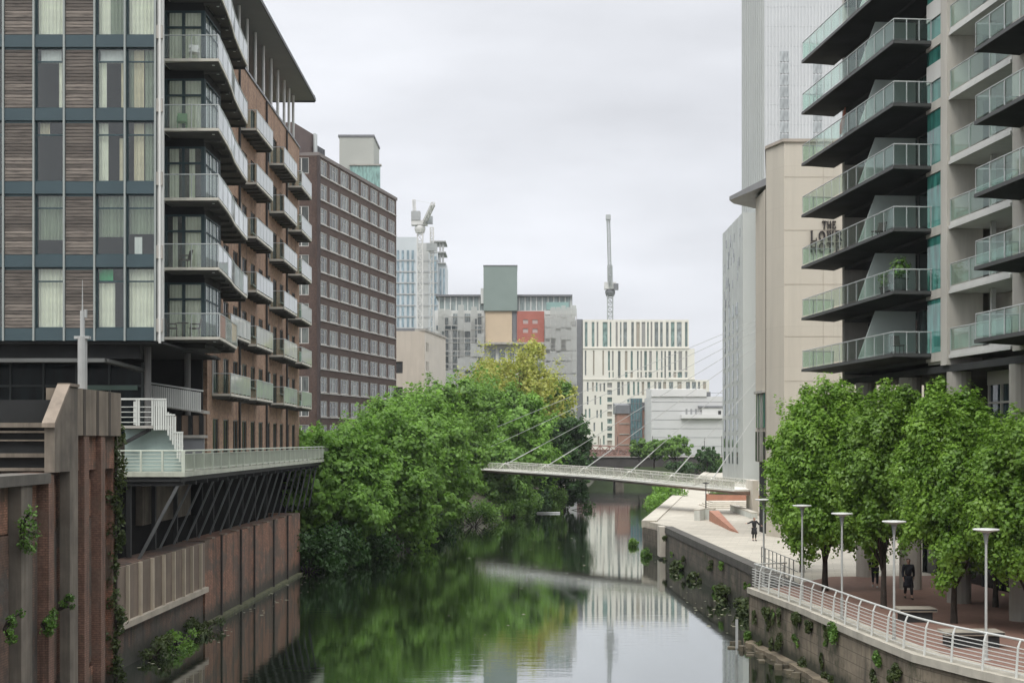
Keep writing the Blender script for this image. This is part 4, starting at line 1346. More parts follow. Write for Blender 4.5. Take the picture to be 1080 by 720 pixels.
MB().box(bx(608),2,6,bx(614.9),16,bz(336)).build("grey_side", GREYMETAL, t)

# ---- brick and teal building
D0 = 405
t, L_ = facade_thing("brick_building", "small brick building with a teal glazed corner and grey roof", "building", 651, D0, 689, D0)
k = D0/1500
def cx(px): return (px-651)*k
def cz(py): return PZ(py,D0)
MB().box(0,0,6,cx(664.5),10,cz(436)).build("brick_wing", plain("far_brick",(.33,.19,.145),.8,.1,.5), t)
MB().prism_x([(-.4,cz(436)+.01),(10,cz(436)+.01),(10,cz(424)),(-.4,cz(427))],-.5,cx(664.3)).build("roof", GREYMETAL, t)
MB().box(cx(664.6),-.6,6,cx(677),10,cz(420)).build("teal_glazing", glass_reflect("teal_far_glass",(.12,.22,.24),.7,1.3), t)
b = MB()
for j in range(5): b.box(cx(664.6)+j*.82,-.75,6,cx(664.6)+j*.82+.12,-.61,cz(420))
for j in range(6): b.box(cx(664.6),-.72,cz(470)+j*2.4,cx(677),-.62,cz(470)+j*2.4+.14)
b.build("glazing_bars", GREYMETAL, t)
MB().box(cx(677.1),0,6,cx(690),10,cz(432)).build("brick_wing", bpy.data.materials["far_brick"], t)
MB().box(cx(677.1),-.3,cz(432)+.01,cx(690.5),10,cz(424)).build("roof", GREYMETAL, t)
for r in range(4): MB().box(.6,-.2,cz(447)-r*3.0,cx(663.5),-.01,cz(447)-r*3.0+.25).build("band", CONC, t)
for r in range(3):
    for c in range(2): MB().box(cx(679)+c*1.5,-.06,cz(447)-r*3.1,cx(679)+c*1.5+.8,-.01,cz(447)-r*3.1+1.5).build("window", PANEFAR, t)

# ---- white walled building
D0 = 385
t, L_ = facade_thing("white_walled_building", "blank pale grey building with a white upper roof on the right of the river", "building", 687, D0, 768, D0)
k = D0/1500
def dx(px): return (px-687)*k
def dz(py): return PZ(py,D0)
GREYW = plain("pale_grey_wall", (.54,.545,.54), .7, .04, .15)
GREYW2 = plain("white_wall", (.60,.60,.59), .7, .04, .15)
MB().box(0,0,5,dx(768),20,dz(418)).build("main_wall", GREYW, t)
MB().prism_x([(-.4,dz(418)+.01),(15,dz(418)+.01),(15,dz(408)),(-.4,dz(410.5))],dx(687),dx(745)).build("upper_roof", GREYW2, t)
MB().box(dx(718),-1.2,dz(441),dx(768),-.01,dz(437)).build("ledge", GREYW2, t)
MB().box(dx(740),-.8,dz(436.9),dx(768),-.01,dz(430)).build("white_bay", GREYW2, t)
MB().box(dx(736),-1.0,dz(430)+.01,dx(768),-.01,dz(428)).build("bay_roof", GREYMETAL, t)
for px in (723,728,733): MB().box(dx(px),-.1,dz(440),dx(px+2),-.01,dz(431)).build("louvre", plain("louvre_grey",(.26,.27,.27),.6,.1,1) if px==723 else bpy.data.materials["louvre_grey"], t)
MB().box(dx(757),-.95,dz(440),dx(760),-.81,dz(433)).build("dark_vent", DARK, t)
MB().box(dx(742),1,dz(418)+.01,dx(750),8,dz(413)).build("roof_plant", GREYMETAL, t)
for j in range(8): MB().box(.2,-.05,dz(480)+j*2.4,dx(768),-.012,dz(480)+j*2.4+.09).build("joint", GREYMETAL, t)
for j in range(6): MB().box(dx(735)+j*1.6,-.9,dz(487),dx(735)+j*1.6+.12,-.8,dz(481)).build("fence_post", DARK, t)

# ---- pale tall tower on the right
t, L_ = facade_thing("tall_tower", "very tall pale glazed tower rising out of the frame behind the hotel", "building", 806, 240, 1010, 240)
TW = plain("tower_pale_panel", (.47,.49,.50), .45, .03, .1)
TWS = plain("tower_shaded_panel", (.39,.41,.39), .5, .05, .1)  # darker copy of the pale panel: slight side shade put into the colour
TALL = 98
MB().box(.02,.02,5,L_,23,TALL).build("body", TW, t)
b = MB()
for j in range(12): b.box(-.12,.2+j*1.95,5,.015,.2+j*1.95+1.2,TALL-.5 - (j%3)*2)
b.build("side_fins", TWS, t)
GRIDM = plain("tower_grid", (.50,.52,.53), .5, .05, .2)
b = MB()
for j in range(28): b.box(.05,-.03,6+j*3.3,L_,.015,6+j*3.3+.07)
for j in range(58): b.box(.2+j*.56,-.07,5,.2+j*.56+.24,.012,TALL)
b.build("panel_grid", GRIDM, t)
b_ = MB().box(0,0,0,1.6,.1,1.7).mesh("tower_window", glass_reflect("tower_pane",(.38,.41,.42),.85,1.1,spec=.3))
for r in range(20):
    for c in (2.6,8.2,13.6): link("window", b_, t, (c,-.10,38+r*2.0))
t, L_ = facade_thing("tower_wing", "lower pale wing with narrow dark slit windows at the foot of the tall tower", "building", 762, 268, 783, 243)
zt_ = 51
MB().box(0,.05,5,L_,3.6,zt_).build("body", TWS, t)
b = MB()
x = .2
rr = random.Random(5)
while x < L_-.6:
    w_ = rr.choice((.5,.9,1.4)); b.box(x,-.02,5,x+w_,.045,zt_-rr.choice((0,0,.8))); x += w_+rr.choice((.5,.8,1.2))
b.build("vertical_fins", plain("fin_pale",(.44,.465,.445),.5,.05,.2), t)
wm = MB().box(0,0,0,.55,.1,1.5).mesh("slit", glass_reflect("slit_pane",(.10,.12,.12),.5,1.5))
wm3 = MB().box(0,0,0,1.5,.1,2.1).mesh("wing_tall_window", glass_reflect("wing_tall_pane",(.17,.21,.20),.6,1.4))
for j in range(34): link("window", wm, t, (rr.uniform(1,L_-1.5),-.06,rr.uniform(33,48)))
for r in range(10):
    for c in (2.5,8.5,13.2,18.6): link("window", wm3, t, (c+rr.uniform(-.3,.3),-.09,8+r*2.9))

# ---- hotel
t = thing("hotel", "plain beige stone hotel wall with dark lettering behind the balconies", "building", (19.7,103,0))
O = Vector((19.7,103,0))
HT = blockstone("beige_stone", (.525,.487,.41), (.495,.455,.38), (.40,.36,.30), 3.6, 2.9)
HTS = blockstone("beige_stone_shaded", (.50,.455,.375), (.47,.425,.35), (.38,.335,.27), 3.6, 2.9)  # same stone toned darker, the side's shade put into its colour
HZ = PZ(150,103)
xl, xs = PX(808,105.6), PX(797,110)
rel(MB().prism([(19.7,103),(42,103),(42,125),(22.6,125),(xl,105.6)],4.9,HZ),O).build("main_block", HT, t)
rel(MB().prism([(19.55,102.85),(42.2,102.85),(42.2,125.2),(22.4,125.2),(xl-.1,105.5)],HZ+.003,HZ+.22),O).build("parapet", plain("parapet_stone",(.36,.32,.27),.8,.1,1), t)
b = MB().prism([(xl-.02,105.7),(xl+3,121),(xs+2.4,121),(xs-.0,110)],PZ(487,108),PZ(205,108))
rel(b,O).build("side_block", HTS, t)
b = MB()
for px0_,py0_,py1_ in ((799.5,415,451),):
    pass
JO = plain("stone_joint", (.36,.32,.26), .9, .05, 1)
b = MB()
for py in (187,243,300,355,402): 
    z = PZ(py,103); b.box(19.72,102.985,z,42,102.999,z+.035)
b.box(PX(868,103),102.984,5,PX(868,103)+.03,102.998,HZ)
rel(b,O).build("joints", JO, t)
# tall side window in the recess and dark entrance below
p_a = Vector((xs,110)); p_b = Vector((xl-.02,105.7)); dd = (p_b-p_a)
def onside(s_, off): 
    q = p_a+dd*s_; n_ = Vector((dd.y,-dd.x)).normalized()
    q = q+n_*off; return (q.x,q.y)
def sidebox(s0,s1,z0,z1,o0,o1):
    return MB().prism([onside(s0,o0),onside(s1,o0),onside(s1,o1),onside(s0,o1)],z0,z1)
nn = 1
test = onside(.5,1.0)
if test[0] > (p_a+dd*.5).x: nn = -1
rel(sidebox(.18,.95,PZ(451,108),PZ(415,108),nn*.02,nn*.10),O).build("teal_window", PANETEAL, t)
rel(sidebox(.10,.95,PZ(487,108)+.05,PZ(455,108),nn*.02,nn*.10),O).build("dark_window", PANE, t)
rel(sidebox(.14,.97,PZ(414.9,108),PZ(412.5,108),nn*.0,nn*.25),O).build("window_head", CONC, t)
b = MB()
for s_ in (.35,.62,.8): 
    q = sidebox(s_,s_+.03,PZ(487,108)+.05,PZ(415,108),nn*.101,nn*.16); b.v += [] ; 
    n0 = len(b.v); b.v += q.v; b.f += [tuple(i+n0 for i in f) for f in q.f]; b.m += q.m
rel(b,O).build("window_bars", CONC, t)
rel(MB().prism([(xl+.35,107),(xl+3,121),(xs+2.8,121),(xs+.35,110.4)],4.9,PZ(487,108)-.02),O).build("entrance_wall", DARKER, t)
zc = PZ(196,106)
b = MB().prism([(xl+.1,105.3),(xl+2.5,118),(PX(768,113)+.6,114),(PX(768,113),112.4)],[zc,zc,zc,zc],[zc+.55,zc+.55,zc+.3,zc+.3])
rel(b,O).build("projecting_canopy", plain("canopy_metal",(.22,.22,.22),.5,.1,1), t)
# raised serif lettering
LET = {
 'T': [((0,1),(1,1),.12),((.5,0),(.5,1),.2),((.3,0),(.7,0),.08),((0,.8),(0,1),.08),((1,.8),(1,1),.08)],
 'H': [((.15,0),(.15,1),.2),((.85,0),(.85,1),.2),((.15,.52),(.85,.52),.1),((0,0),(.3,0),.08),((.7,0),(1,0),.08),((0,1),(.3,1),.08),((.7,1),(1,1),.08)],
 'E': [((.2,0),(.2,1),.2),((.05,0),(.9,0),.1),((.05,1),(.85,1),.1),((.2,.52),(.65,.52),.1),((.9,0),(.9,.25),.08),((.85,.78),(.85,1),.08),((.65,.4),(.65,.64),.07)],
 'L': [((.2,0),(.2,1),.2),((.05,0),(.9,0),.1),((.05,1),(.38,1),.08),((.9,0),(.9,.28),.08)],
 'W': [((.1,1),(.3,0),.2),((.3,0),(.5,.85),.1),((.5,.85),(.7,0),.2),((.7,0),(.92,1),.1),((-.02,1),(.24,1),.08),((.78,1),(1.04,1),.08),((.38,1),(.6,1),.08)],
 'Y': [((.05,1),(.5,.48),.2),((.95,1),(.5,.48),.1),((.5,0),(.5,.5),.2),((.33,0),(.67,0),.08),((-.05,1),(.2,1),.08),((.8,1),(1.05,1),.08)],
 'R': [((.2,0),(.2,1),.2),((.05,1),(.65,1),.1),((.65,1),(.85,.86),.14),((.85,.86),(.85,.66),.18),((.85,.66),(.65,.5),.14),((.65,.5),(.2,.5),.1),((.5,.5),(.95,0),.18),((.05,0),(.38,0),.08),((.82,0),(1.02,0),.08)],
 'O': None}
SIGNM = plain("sign_letter", (.025,.02,.02), .5, .1, 1)
def word(txt, px0, px1, py0, py1):
    b = MB(); Dw = 103
    x0, x1, z0, z1 = PX(px0,Dw), PX(px1,Dw), PZ(py1,Dw), PZ(py0,Dw)
    n = len(txt); adv = (x1-x0)/n; cw = adv*.80; ch = z1-z0; yy = 102.9
    for i, c in enumerate(txt):
        xo = x0+i*adv+adv*.1
        if c == 'O':
            m_ = 20
            for j in range(m_):
                a0, a1 = 2*math.pi*j/m_, 2*math.pi*(j+1)/m_
                qs = []
                for a_, f in ((a0,1),(a1,1),(a1,0),(a0,0)):
                    rx = .5-(0 if f else .2); rz_ = .52-(0 if f else .09)
                    qs.append((xo+cw*(.5+rx*math.cos(a_)), yy-.08, z0+ch*(.5+rz_*math.sin(a_))))
                b.face(qs); b.face([(q[0],yy+.08,q[2]) for q in qs[::-1]])
                b.face([qs[0],(qs[0][0],yy+.08,qs[0][2]),(qs[1][0],yy+.08,qs[1][2]),qs[1]])
        else:
            for j,(p, q, w_) in enumerate(LET[c]):
                P0 = Vector((xo+cw*p[0],yy,z0+ch*p[1])); P1 = Vector((xo+cw*q[0],yy,z0+ch*q[1]))
                d = (P1-P0).normalized(); n_ = Vector((-d.z,0,d.x))*(w_*cw/2)
                o_ = .02+.004*j
                fr_ = [P0+n_,P0-n_,P1-n_,P1+n_]
                A = [Vector((v.x,yy-.06-o_,v.z)) for v in fr_]; Bk = [Vector((v.x,yy+.08,v.z)) for v in fr_]
                b.face(A[::-1]); b.face(Bk)
                for e_ in range(4): b.face([A[e_],A[(e_+1)%4],Bk[(e_+1)%4],Bk[e_]])
    return b
rel(word("THE",866.5,882,233.5,241),O).build("lettering", SIGNM, t)
rel(word("LOWRY",853.5,897,244,254),O).build("lettering", SIGNM, t)
rel(word("HOTEL",853.5,897,256.5,266),O).build("lettering", SIGNM, t)

# ---- balcony tower on the right bank
t = thing("balcony_tower", "cream concrete apartment tower with long green glass balconies on the right", "building", (24.49-.09*76,76,0), math.atan2(-1,.09))
TOPZ = 37
LT = 38
CT = plain("tower_concrete", (.47,.45,.40), .8, .08, .4, grime=.25)
CTW = plain("tower_white_panel", (.55,.55,.52), .6, .05, .4, grime=.15)
zk = [15.92+2.79*k for k in range(8)]
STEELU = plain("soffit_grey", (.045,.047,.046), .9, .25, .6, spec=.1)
# rear body and end wall
b = MB().box(0,1.5,15.3,11.9,12,TOPZ); b.build("rear_body", DARKER, t)
b = MB().box(11.9,2.4,15.3,LT,12,TOPZ); b.build("rear_body", CT, t)
MB().box(.0,.0,15.3,.35,1.5,TOPZ).build("end_pier", CT, t)
for z in zk: MB().box(.35,.0,z-.4,11.9,1.5,z-.02).build("floor_edge", DARK, t)
gl1 = MB().box(0,0,0,1.25,.05,2.36)
GW = gl1.mesh("tower_glass_door", glass_reflect("tower_door_glass",(.035,.060,.056),.3,2.4))
gf = MB()
for q in ((0,0,.06,2.36),(1.29,0,1.35,2.36),(.06,0,1.29,.06),(.06,2.3,1.29,2.36)): gf.box(q[0],-.03,q[1],q[2],.04,q[3])
GFM = gf.mesh("tower_door_frame", plain("bronze_frame",(.10,.10,.095),.4,.1,1))
for z in zk[:7]:
    for j in range(8):
        f = link("glass_door", GFM, t, (.45+j*1.42,1.3,z)); link("pane", GW, f, (.05,0,0))
# long balconies
BL = 13.9
def tower_balcony(Lb, D, n):
    sl = MB().prism_x([(0,-.24),(-D,-.14),(-D,0),(0,0)],0,Lb)
    ed = MB().box(-.05,-D-.05,-.16,Lb+.05,-D-.003,-.02); ed.box(-.05,-D-.002,-.16,-.003,0,-.02); ed.box(Lb+.003,-D-.002,-.16,Lb+.05,0,-.02)
    ps = []
    for j in range(n):
        ps.append(MB().box(j*Lb/n+.04,-D+.0,.08,(j+1)*Lb/n-.04,-D+.025,.9))
    ens = []
    m_ = 3
    for x in (0,Lb-.025):
        for j in range(m_): en = MB(); ens.append(en); en.box(x,-D+.04+j*(D-.06)/m_,.08,x+.025,-D+(j+1)*(D-.06)/m_,.9)
    hr = MB().tube([(.01,0,.95),(.01,-D+.01,.95),(Lb-.01,-D+.01,.95),(Lb-.01,0,.95)],.028)
    for j in range(n+1): hr.box(max(0,j*Lb/n-.022),-D-.015,-.1,min(Lb,j*Lb/n+.022),-D+.0,.95)
    for x in (.0,Lb-.04):
        for y in (-D*.66,-D*.33,-.05): hr.box(x,y-.02,0,x+.04,y+.02,.95)
    return sl.mesh("tower_slab",STEELU), ed.mesh("slab_edge",plain("edge_grey",(.055,.058,.056),.5,.1,1) if "edge_grey" not in bpy.data.materials else bpy.data.materials["edge_grey"]), [p.mesh("rail_panel",GLASSRAIL) for p in ps], [q.mesh("end_panel",GLASSRAIL) for q in ens], hr.mesh("tower_handrail",ALU)
def put_balcony(parts, x, z):
    o = link("balcony", parts[0], t, (x,-.005,z))
    link("slab_edge", parts[1], o)
    for p in parts[2]: link("glass_panel", p, o)
    [link("end_panel", q, o) for q in parts[3]]; link("handrail", parts[4], o)
    return o
TBA = tower_balcony(BL, 1.75, 11)
TBB = tower_balcony(14, 1.75, 11)
for k,z in enumerate(zk[:7]):
    put_balcony(TBA, -1.4, z)
    put_balcony(TBB, 21.3, z)
    # pale privacy screens
    sc_ = MB().prism_x([(-1.6,.05),(1.25,.05),(1.25,2.36),(-.75,2.36)],7.2,7.26)
    sc_.build("privacy_screen", plain("pale_screen",(.56,.64,.60),.4,.05,.6) if k==0 else bpy.data.materials["pale_screen"], t, (0,0,z))
    # stair glazing strip and pier
    MB().box(11.95,.0,z+.02,13.75,.06,z+2.36).build("stair_glass", PANETEAL if k%2 else bpy.data.materials["dark_pane"] if False else PANETEAL, t)
    MB().box(11.92,-.05,z-.4,13.76,.1,z-.0).build("stair_spandrel", CT, t)
    MB().box(12.0,-.06,z+.9,13.7,-.003,z+1.7).build("white_panel", CTW, t) if k>3 else None
    # loggia
    MB().box(14.5,.0,z-.3,20.6,2.4,z-.02).build("loggia_slab", CTW, t)
    MB().box(14.5,-.06,z-.34,20.6,-.003,z-.2).build("loggia_edge", CTW, t)
    MB().box(14.55,2.3,z,16.6,2.39,z+2.47).build("loggia_wall", CT, t)
    for j in range(3):
        f = link("glass_door", GFM, t, (16.62+j*1.36,2.2,z)); link("pane", GW, f, (.05,0,0))
    MB().box(16.55,.9,z,16.7,1.1,z+2.47).build("loggia_post", CTW, t)
    for xg in (14.55,16.55,18.55): MB().box(xg,.02,z+.05,xg+1.95,.045,z+.9).build("loggia_glass", GLASSRAIL, t)
    h_ = MB().tube([(14.5,.03,z+.95),(20.6,.03,z+.95)],.028)
    for x in (14.52,16.52,18.52,20.52): h_.box(x-.02,.0,z-.1,x+.02,.06,z+.95)
    h_.build("handrail", ALU, t)
    # right-hand wall part with teal door
    MB().box(21.9,.1,z+.02,23.4,.16,z+2.36).build("teal_door", PANETEAL, t)
    for j in range(7):
        f = link("glass_door", GFM, t, (23.6+j*1.4,1.0,z)); link("pane", GW, f, (.05,0,0))
    MB().box(20.65,.0,z-.02,21.85,2.4,z+2.39).build("wall_pier", CT, t)
    MB().box(20.65,.0,z-.42,LT,1.2,z-.025).build("floor_edge", CT, t)
MB().box(13.78,-.12,15.3,14.48,1.5,TOPZ).build("pier", CT, t)
MB().box(11.85,.07,15.4,13.77,1.6,TOPZ).build("stair_wall", CT, t)
b = MB().box(-.2,-.3,TOPZ,LT,12.2,TOPZ+.5); b.build("roof", GREYMETAL, t)
# underside and pilotis
MB().box(-.05,.0,15.0,LT,12,15.29).build("soffit", STEELU, t)
for x in (2.5,8.7,14.4,20.6,27,33): MB().tube([(x,.45,ZP),(x,.45,15.0)],.52,16).build("column", plain("column_concrete",(.36,.34,.30),.8,.1,.8,grime=.3) if "column_concrete" not in bpy.data.materials else bpy.data.materials["column_concrete"], t)
# recessed podium
MB().box(12,3.0,11.0,LT,3.3,15.0).build("podium_upper_wall", CT, t)
MB().box(.3,4.4,ZP,LT,4.46,10.95).build("podium_glass", PANEDARK, t)
b = MB()
for j in range(20): b.box(.3+j*1.9,4.28,ZP,.42+j*1.9,4.4,10.95)
b.box(.3,4.27,8.2,LT,4.39,8.35)
b.build("podium_frame", DARK, t)
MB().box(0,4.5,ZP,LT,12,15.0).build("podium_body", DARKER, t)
MB().box(15.0,1.6,12.0,20.0,1.65,14.4).build("upper_glass", glass_reflect("podium_pane",(.05,.085,.10),.5,1.4), t)
b = MB()
for x in (15,16.25,17.5,18.75,20): b.box(x-.04,1.5,12.0,x+.04,1.6,14.4)
b.box(15,1.5,13.6,20,1.59,13.68); b.box(14.9,1.5,14.4,20.1,2.9,14.98); b.box(14.9,1.5,11.4,20.1,2.9,11.99)
b.build("upper_glass_frame", CT, t)
# ================================================================== FOOTBRIDGE
A2 = Vector((-13.5,200)); B2 = Vector((22.6,135))
dv = (B2-A2).normalized(); nv = Vector((dv.y,-dv.x))       # nv points to the near side
LBR = (B2-A2).length
def along(px):
    """distance along the bridge axis where it crosses the sight line through px"""
    kx = (px-540)/1500
    return (A2.x-kx*A2.y)/(kx*dv.y-dv.x)
def bz_(s):
    pts = [(0,8.0),(along(505),8.05),(along(640),7.6),(LBR,6.85)]
    for (s0,z0),(s1,z1) in zip(pts,pts[1:]):
        if s <= s1: return z0+(z1-z0)*(s-s0)/(s1-s0)
    return pts[-1][1]
t = thing("footbridge", "white cable stayed footbridge with glazed railings crossing the river", "bridge", (B2.x,B2.y,0))
O = Vector((B2.x,B2.y,0))
BW = plain("bridge_white", (.60,.59,.54), .5, .05, .5, grime=.12)
CABLE = plain("cable_grey", (.46,.47,.46), .5, .05, 1)
BUNDER = plain("bridge_soffit", (.20,.14,.11), .7, .1, .4)
ss = [LBR*i/36 for i in range(37)]
def sect(mb, prof, mi=0):
    """prof: (n offset, dz) closed loop swept along the deck"""
    n0 = len(mb.v); k = len(prof)
    for s in ss:
        c = A2+dv*s
        for o_, dz_ in prof:
            q = c+nv*o_; mb.v.append((q.x,q.y,bz_(s)+dz_))
    for i in range(len(ss)-1):
        for j in range(k):
            j2 = (j+1)%k
            mb.f.append((n0+i*k+j,n0+i*k+j2,n0+(i+1)*k+j2,n0+(i+1)*k+j)); mb.m.append(mi)
    mb.f.append(tuple(n0+j for j in range(k))); mb.m.append(mi)
    mb.f.append(tuple(n0+(len(ss)-1)*k+j for j in range(k))[::-1]); mb.m.append(mi)
    return mb
rel(sect(MB(),[(1.9,.40),(1.9,.55),(-1.9,.55),(-1.9,.40)]),O).build("deck", BW, t)
rel(sect(MB(),[(.3,.02),(1.75,.395),(-1.75,.395),(-.3,.02)]),O).build("soffit", BUNDER, t)
for o_ in (1.86,-1.86):
    b = sect(MB(),[(o_-.03,1.34),(o_+.03,1.34),(o_+.03,1.40),(o_-.03,1.40)])
    for i in range(52):
        s = min(LBR-.05, i*1.45); c = A2+dv*s+nv*o_
        b.box(c.x-.018,c.y-.018,bz_(s)+.555,c.x+.018,c.y+.018,bz_(s)+1.34)
    rel(b,O).build("railing", BW, t)
    rel(sect(MB(),[(o_-.01,.6),(o_+.01,.6),(o_+.01,1.31),(o_-.01,1.31)]),O).build("railing_infill", glass_clear("bridge_infill",(.96,.96,.94),.02,.22,(.50,.50,.45),.25) if o_>0 else bpy.data.materials["bridge_infill"], t)
PT = Vector((32.6,141,27.4))
for px in (436,482,533,575,616,664,709,751):
    s = along(px); c = A2+dv*s
    q0 = Vector((c.x,c.y,bz_(s)+1.15))
    rel(MB().tube([q0,q0.lerp(PT,.12),q0.lerp(PT,.125),PT],[.055,.055,.03,.03],6),O).build("stay_cable", CABLE, t)
    b = MB()
    for o_ in (1.7,-1.7):
        e_ = c+nv*o_
        for ds in (-1.1,1.1):
            f_ = e_+dv*ds
            b.beam((f_.x,f_.y,bz_(s)+.5),(q0.x,q0.y,q0.z+.2),.075,.075)
    rel(b,O).build("cable_cradle", BW, t)
rel(MB().tube([(31,139,4.9),(31.6,139.6,14),PT+Vector((.3,.4,.8))],[.5,.9,.25],12),O).build("pylon", BW, t)
for j in range(2): rel(MB().tube([PT,(44+j*3,152-j*4,5)],.08,6),O).build("back_stay", BW, t)
b = MB().box(B2.x+.0,B2.y-1.5,4.9,B2.x+.55,B2.y+2.2,bz_(LBR)+1.45); rel(b,O).build("end_pier", CONCPALE, t)
rel(MB().prism([(B2.x+.56,B2.y-1.4),(B2.x+14,B2.y+2),(B2.x+14,B2.y+6),(B2.x+.56,B2.y+2.1)],bz_(LBR)+.05,bz_(LBR)+.5),O).build("landing", BW, t)

# ---- far truss bridge
t = thing("truss_bridge", "old low bridge with a reddish lattice parapet beyond the white footbridge", "bridge", (14,345,0))
O = Vector((14,345,0))
RUST = plain("reddish_iron", (.30,.17,.14), .7, .15, .5)
rel(MB().box(8,343,PZ(492,345),60,352,PZ(482,345)),O).build("girder", plain("dark_girder",(.055,.05,.045),.8,.2,.4), t)
rel(MB().box(8,342.6,PZ(482,345)+.005,60,352.4,PZ(480.8,345)),O).build("deck_edge", CONC, t)
b = MB(); n = 12
x0, x1 = 8, 34.5; zb = PZ(480.5,345)
def ztop(x): 
    u = (x-20)/14.5
    return zb+.3+2.2*max(0,1-u*u)
for i in range(n):
    xa, xb = x0+(x1-x0)*i/n, x0+(x1-x0)*(i+1)/n
    b.beam((xa,343,ztop(xa)),(xb,343,ztop(xb)),.35,.3)
    b.beam((xa,343,zb),(xb,343,ztop(xb)),.2,.22); b.beam((xa,343,ztop(xa)),(xb,343,zb),.2,.22)
    b.beam((xa,343,zb),(xa,343,ztop(xa)),.25,.25)
b.beam((x0,343,zb+.1),(x1,343,zb+.1),.3,.3)
rel(b,O).build("lattice", RUST, t)
rel(MB().box(8,343.6,zb,34.5,343.7,zb+1.6),O).build("pink_panel", plain("pink_panel",(.50,.38,.33),.7,.1,.3), t)
for i in range(11): rel(MB().tube([(13+i*4.2,344.5,zb),(13+i*4.2,344.5,zb+4.2+.6*(i%2))],.07,5),O).build("lamp_post", DARK, t)
for x in (26,46): rel(MB().box(x-1,343.5,.5,x+1,351.5,PZ(492,345)-.01),O).build("pier", CONCDARK, t)

# ================================================================== PROMENADE FURNITURE
# white railing on the near wall
t = thing("railing", "white river railing of horizontal bars along the near brick promenade", "railing", (11.3,67.7,ZP))
O = Vector((11.3,67.7,ZP))
rl = [(13.3,68.45),(11.55,67.72)]
seg = [(x+.22,y) for x,y in near_line[::-1]]
rl = [(13.2,68.35)] + seg
pv = [Vector(p) for p in rl]
cum = [0]
for a_, b_ in zip(pv,pv[1:]): cum.append(cum[-1]+(b_-a_).length)
def rpos(s):
    for i in range(len(pv)-1):
        if s <= cum[i+1] or i == len(pv)-2:
            u = (s-cum[i])/(cum[i+1]-cum[i]); return pv[i]+(pv[i+1]-pv[i])*u
def smooth(s):
    q = Vector((0,0)); 
    for d_ in (-1.2,-.6,0,.6,1.2): q += rpos(min(max(s+d_,0),cum[-1]))
    return q/5
S0 = cum[1]
path = [rpos(0), rpos(S0)] + [smooth(S0+1.5+i*.8) for i in range(int((cum[-1]-S0-3)/.8))]
def railline(off, z):
    pts = []
    for i, p in enumerate(path):
        d = (path[min(i+1,len(path)-1)]-path[max(i-1,0)]).normalized()
        nn_ = Vector((d.y,-d.x))*off
        pts.append((p.x+nn_.x, p.y+nn_.y, ZP+z))
    return pts
RW = plain("railing_white", (.56,.57,.54), .4, .05, 2, grime=.15)
rel(MB().tube(railline(-.02,1.16),.036,8),O).build("handrail", RW, t)
for j in range(7):
    rel(MB().tube(railline(.10-.0*j,.17+j*.125),.016,5),O).build("bar", RW, t)
sp = 0.0
plen = [0]
for a_, b_ in zip(path,path[1:]): plen.append(plen[-1]+(b_-a_).length)
def at(s):
    for i in range(len(path)-1):
        if s <= plen[i+1]:
            u = (s-plen[i])/max(1e-6,plen[i+1]-plen[i]); return path[i]+(path[i+1]-path[i])*u, (path[i+1]-path[i]).normalized()
    return path[-1], (path[-1]-path[-2]).normalized()
s = .1
while s < plen[-1]:
    p, d = at(s); q = Vector((d.y,-d.x))
    def o3(off,z): return (p.x+q.x*off, p.y+q.y*off, ZP+z)
    b = MB().tube([o3(.16,.03),o3(.13,.5),o3(.09,.95),o3(.03,1.1),o3(-.02,1.16)],[.042,.04,.036,.03,.03],6)
    rel(b,O).build("post", RW, t)
    s += 1.55
# thin dark railing on the far promenade edge
def thin_rail(label, pts, h=1.1, step=1.5, m=None):
    t = thing("railing", label, "railing", (pts[0][0],pts[0][1],ZP))
    O = Vector((pts[0][0],pts[0][1],ZP))
    b = MB()
    for z in (h,h*.55): b.tube([(p[0],p[1],ZP+z) for p in pts],.022,5)
    rel(b,O).build("rails", m, t)
    for a_, c_ in zip(pts,pts[1:]):
        a_, c_ = Vector(a_), Vector(c_); L_ = (c_-a_).length; n_ = max(1,int(L_/step))
        for i in range(n_): 
            q = a_+(c_-a_)*i/n_
            rel(MB().tube([(q.x,q.y,ZP),(q.x,q.y,ZP+h)],.028,5),O).build("post", m, t)
GREYR = plain("grey_railing", (.20,.20,.19), .5, .1, 1)
thin_rail("thin grey railing on the dark wall beyond the white railing", [(13.95,79.5),(14.0,69.6)], 1.1, 1.1, GREYR)
thin_rail("short pale railing of the ramp under the first plane tree", [(14.2,69.8),(15.2,74),(16.2,80)], 1.05, .8, OFFWHITE)

def lamp(px, pytop, label):
    D = 1500*(CAMZ-9.3)/(pytop-465)
    x = PX(px,D)
    t = thing("street_lamp", label, "street lamp", (x,D,ZP), 0, "disc topped lamps along the promenade")
    POLE = bpy.data.materials.get("lamp_grey") or plain("lamp_grey",(.42,.43,.41),.45,.08,2,metal=.2)
    MB().tube([(0,0,0),(0,0,.9),(0,0,.92),(0,0,3.75)],[.065,.065,.045,.042],10).build("pole", POLE, t)
    MB().lathe([(.05,3.72),(.07,3.9),(.11,4.06)],n=16).build("lamp_body", bpy.data.materials.get("lamp_lens") or plain("lamp_lens",(.30,.31,.30),.2,.05,2), t)
    MB().lathe([(.09,4.062),(.18,4.10),(.40,4.15),(.42,4.175),(.40,4.20),(.12,4.22)],n=28).build("disc_hood", WHITE, t)
    MB().lathe([(.16,0.0),(.16,.03),(.09,.06)],n=14).build("base_plate", POLE, t)
for px, py, lb in ((805.5,524,"disc topped lamp at the corner of the white railing, farthest of the row"),
                   (846,530,"disc topped lamp second from the far end, before the foliage of the hotel end tree"),
                   (888,538,"disc topped lamp beside the trunk of the first tree"),
                   (943,546,"disc topped lamp beside the long jacketed walker and the square bench"),
                   (1040,554,"disc topped lamp nearest the camera beside the low stone bench")):
    lamp(px,py,lb)

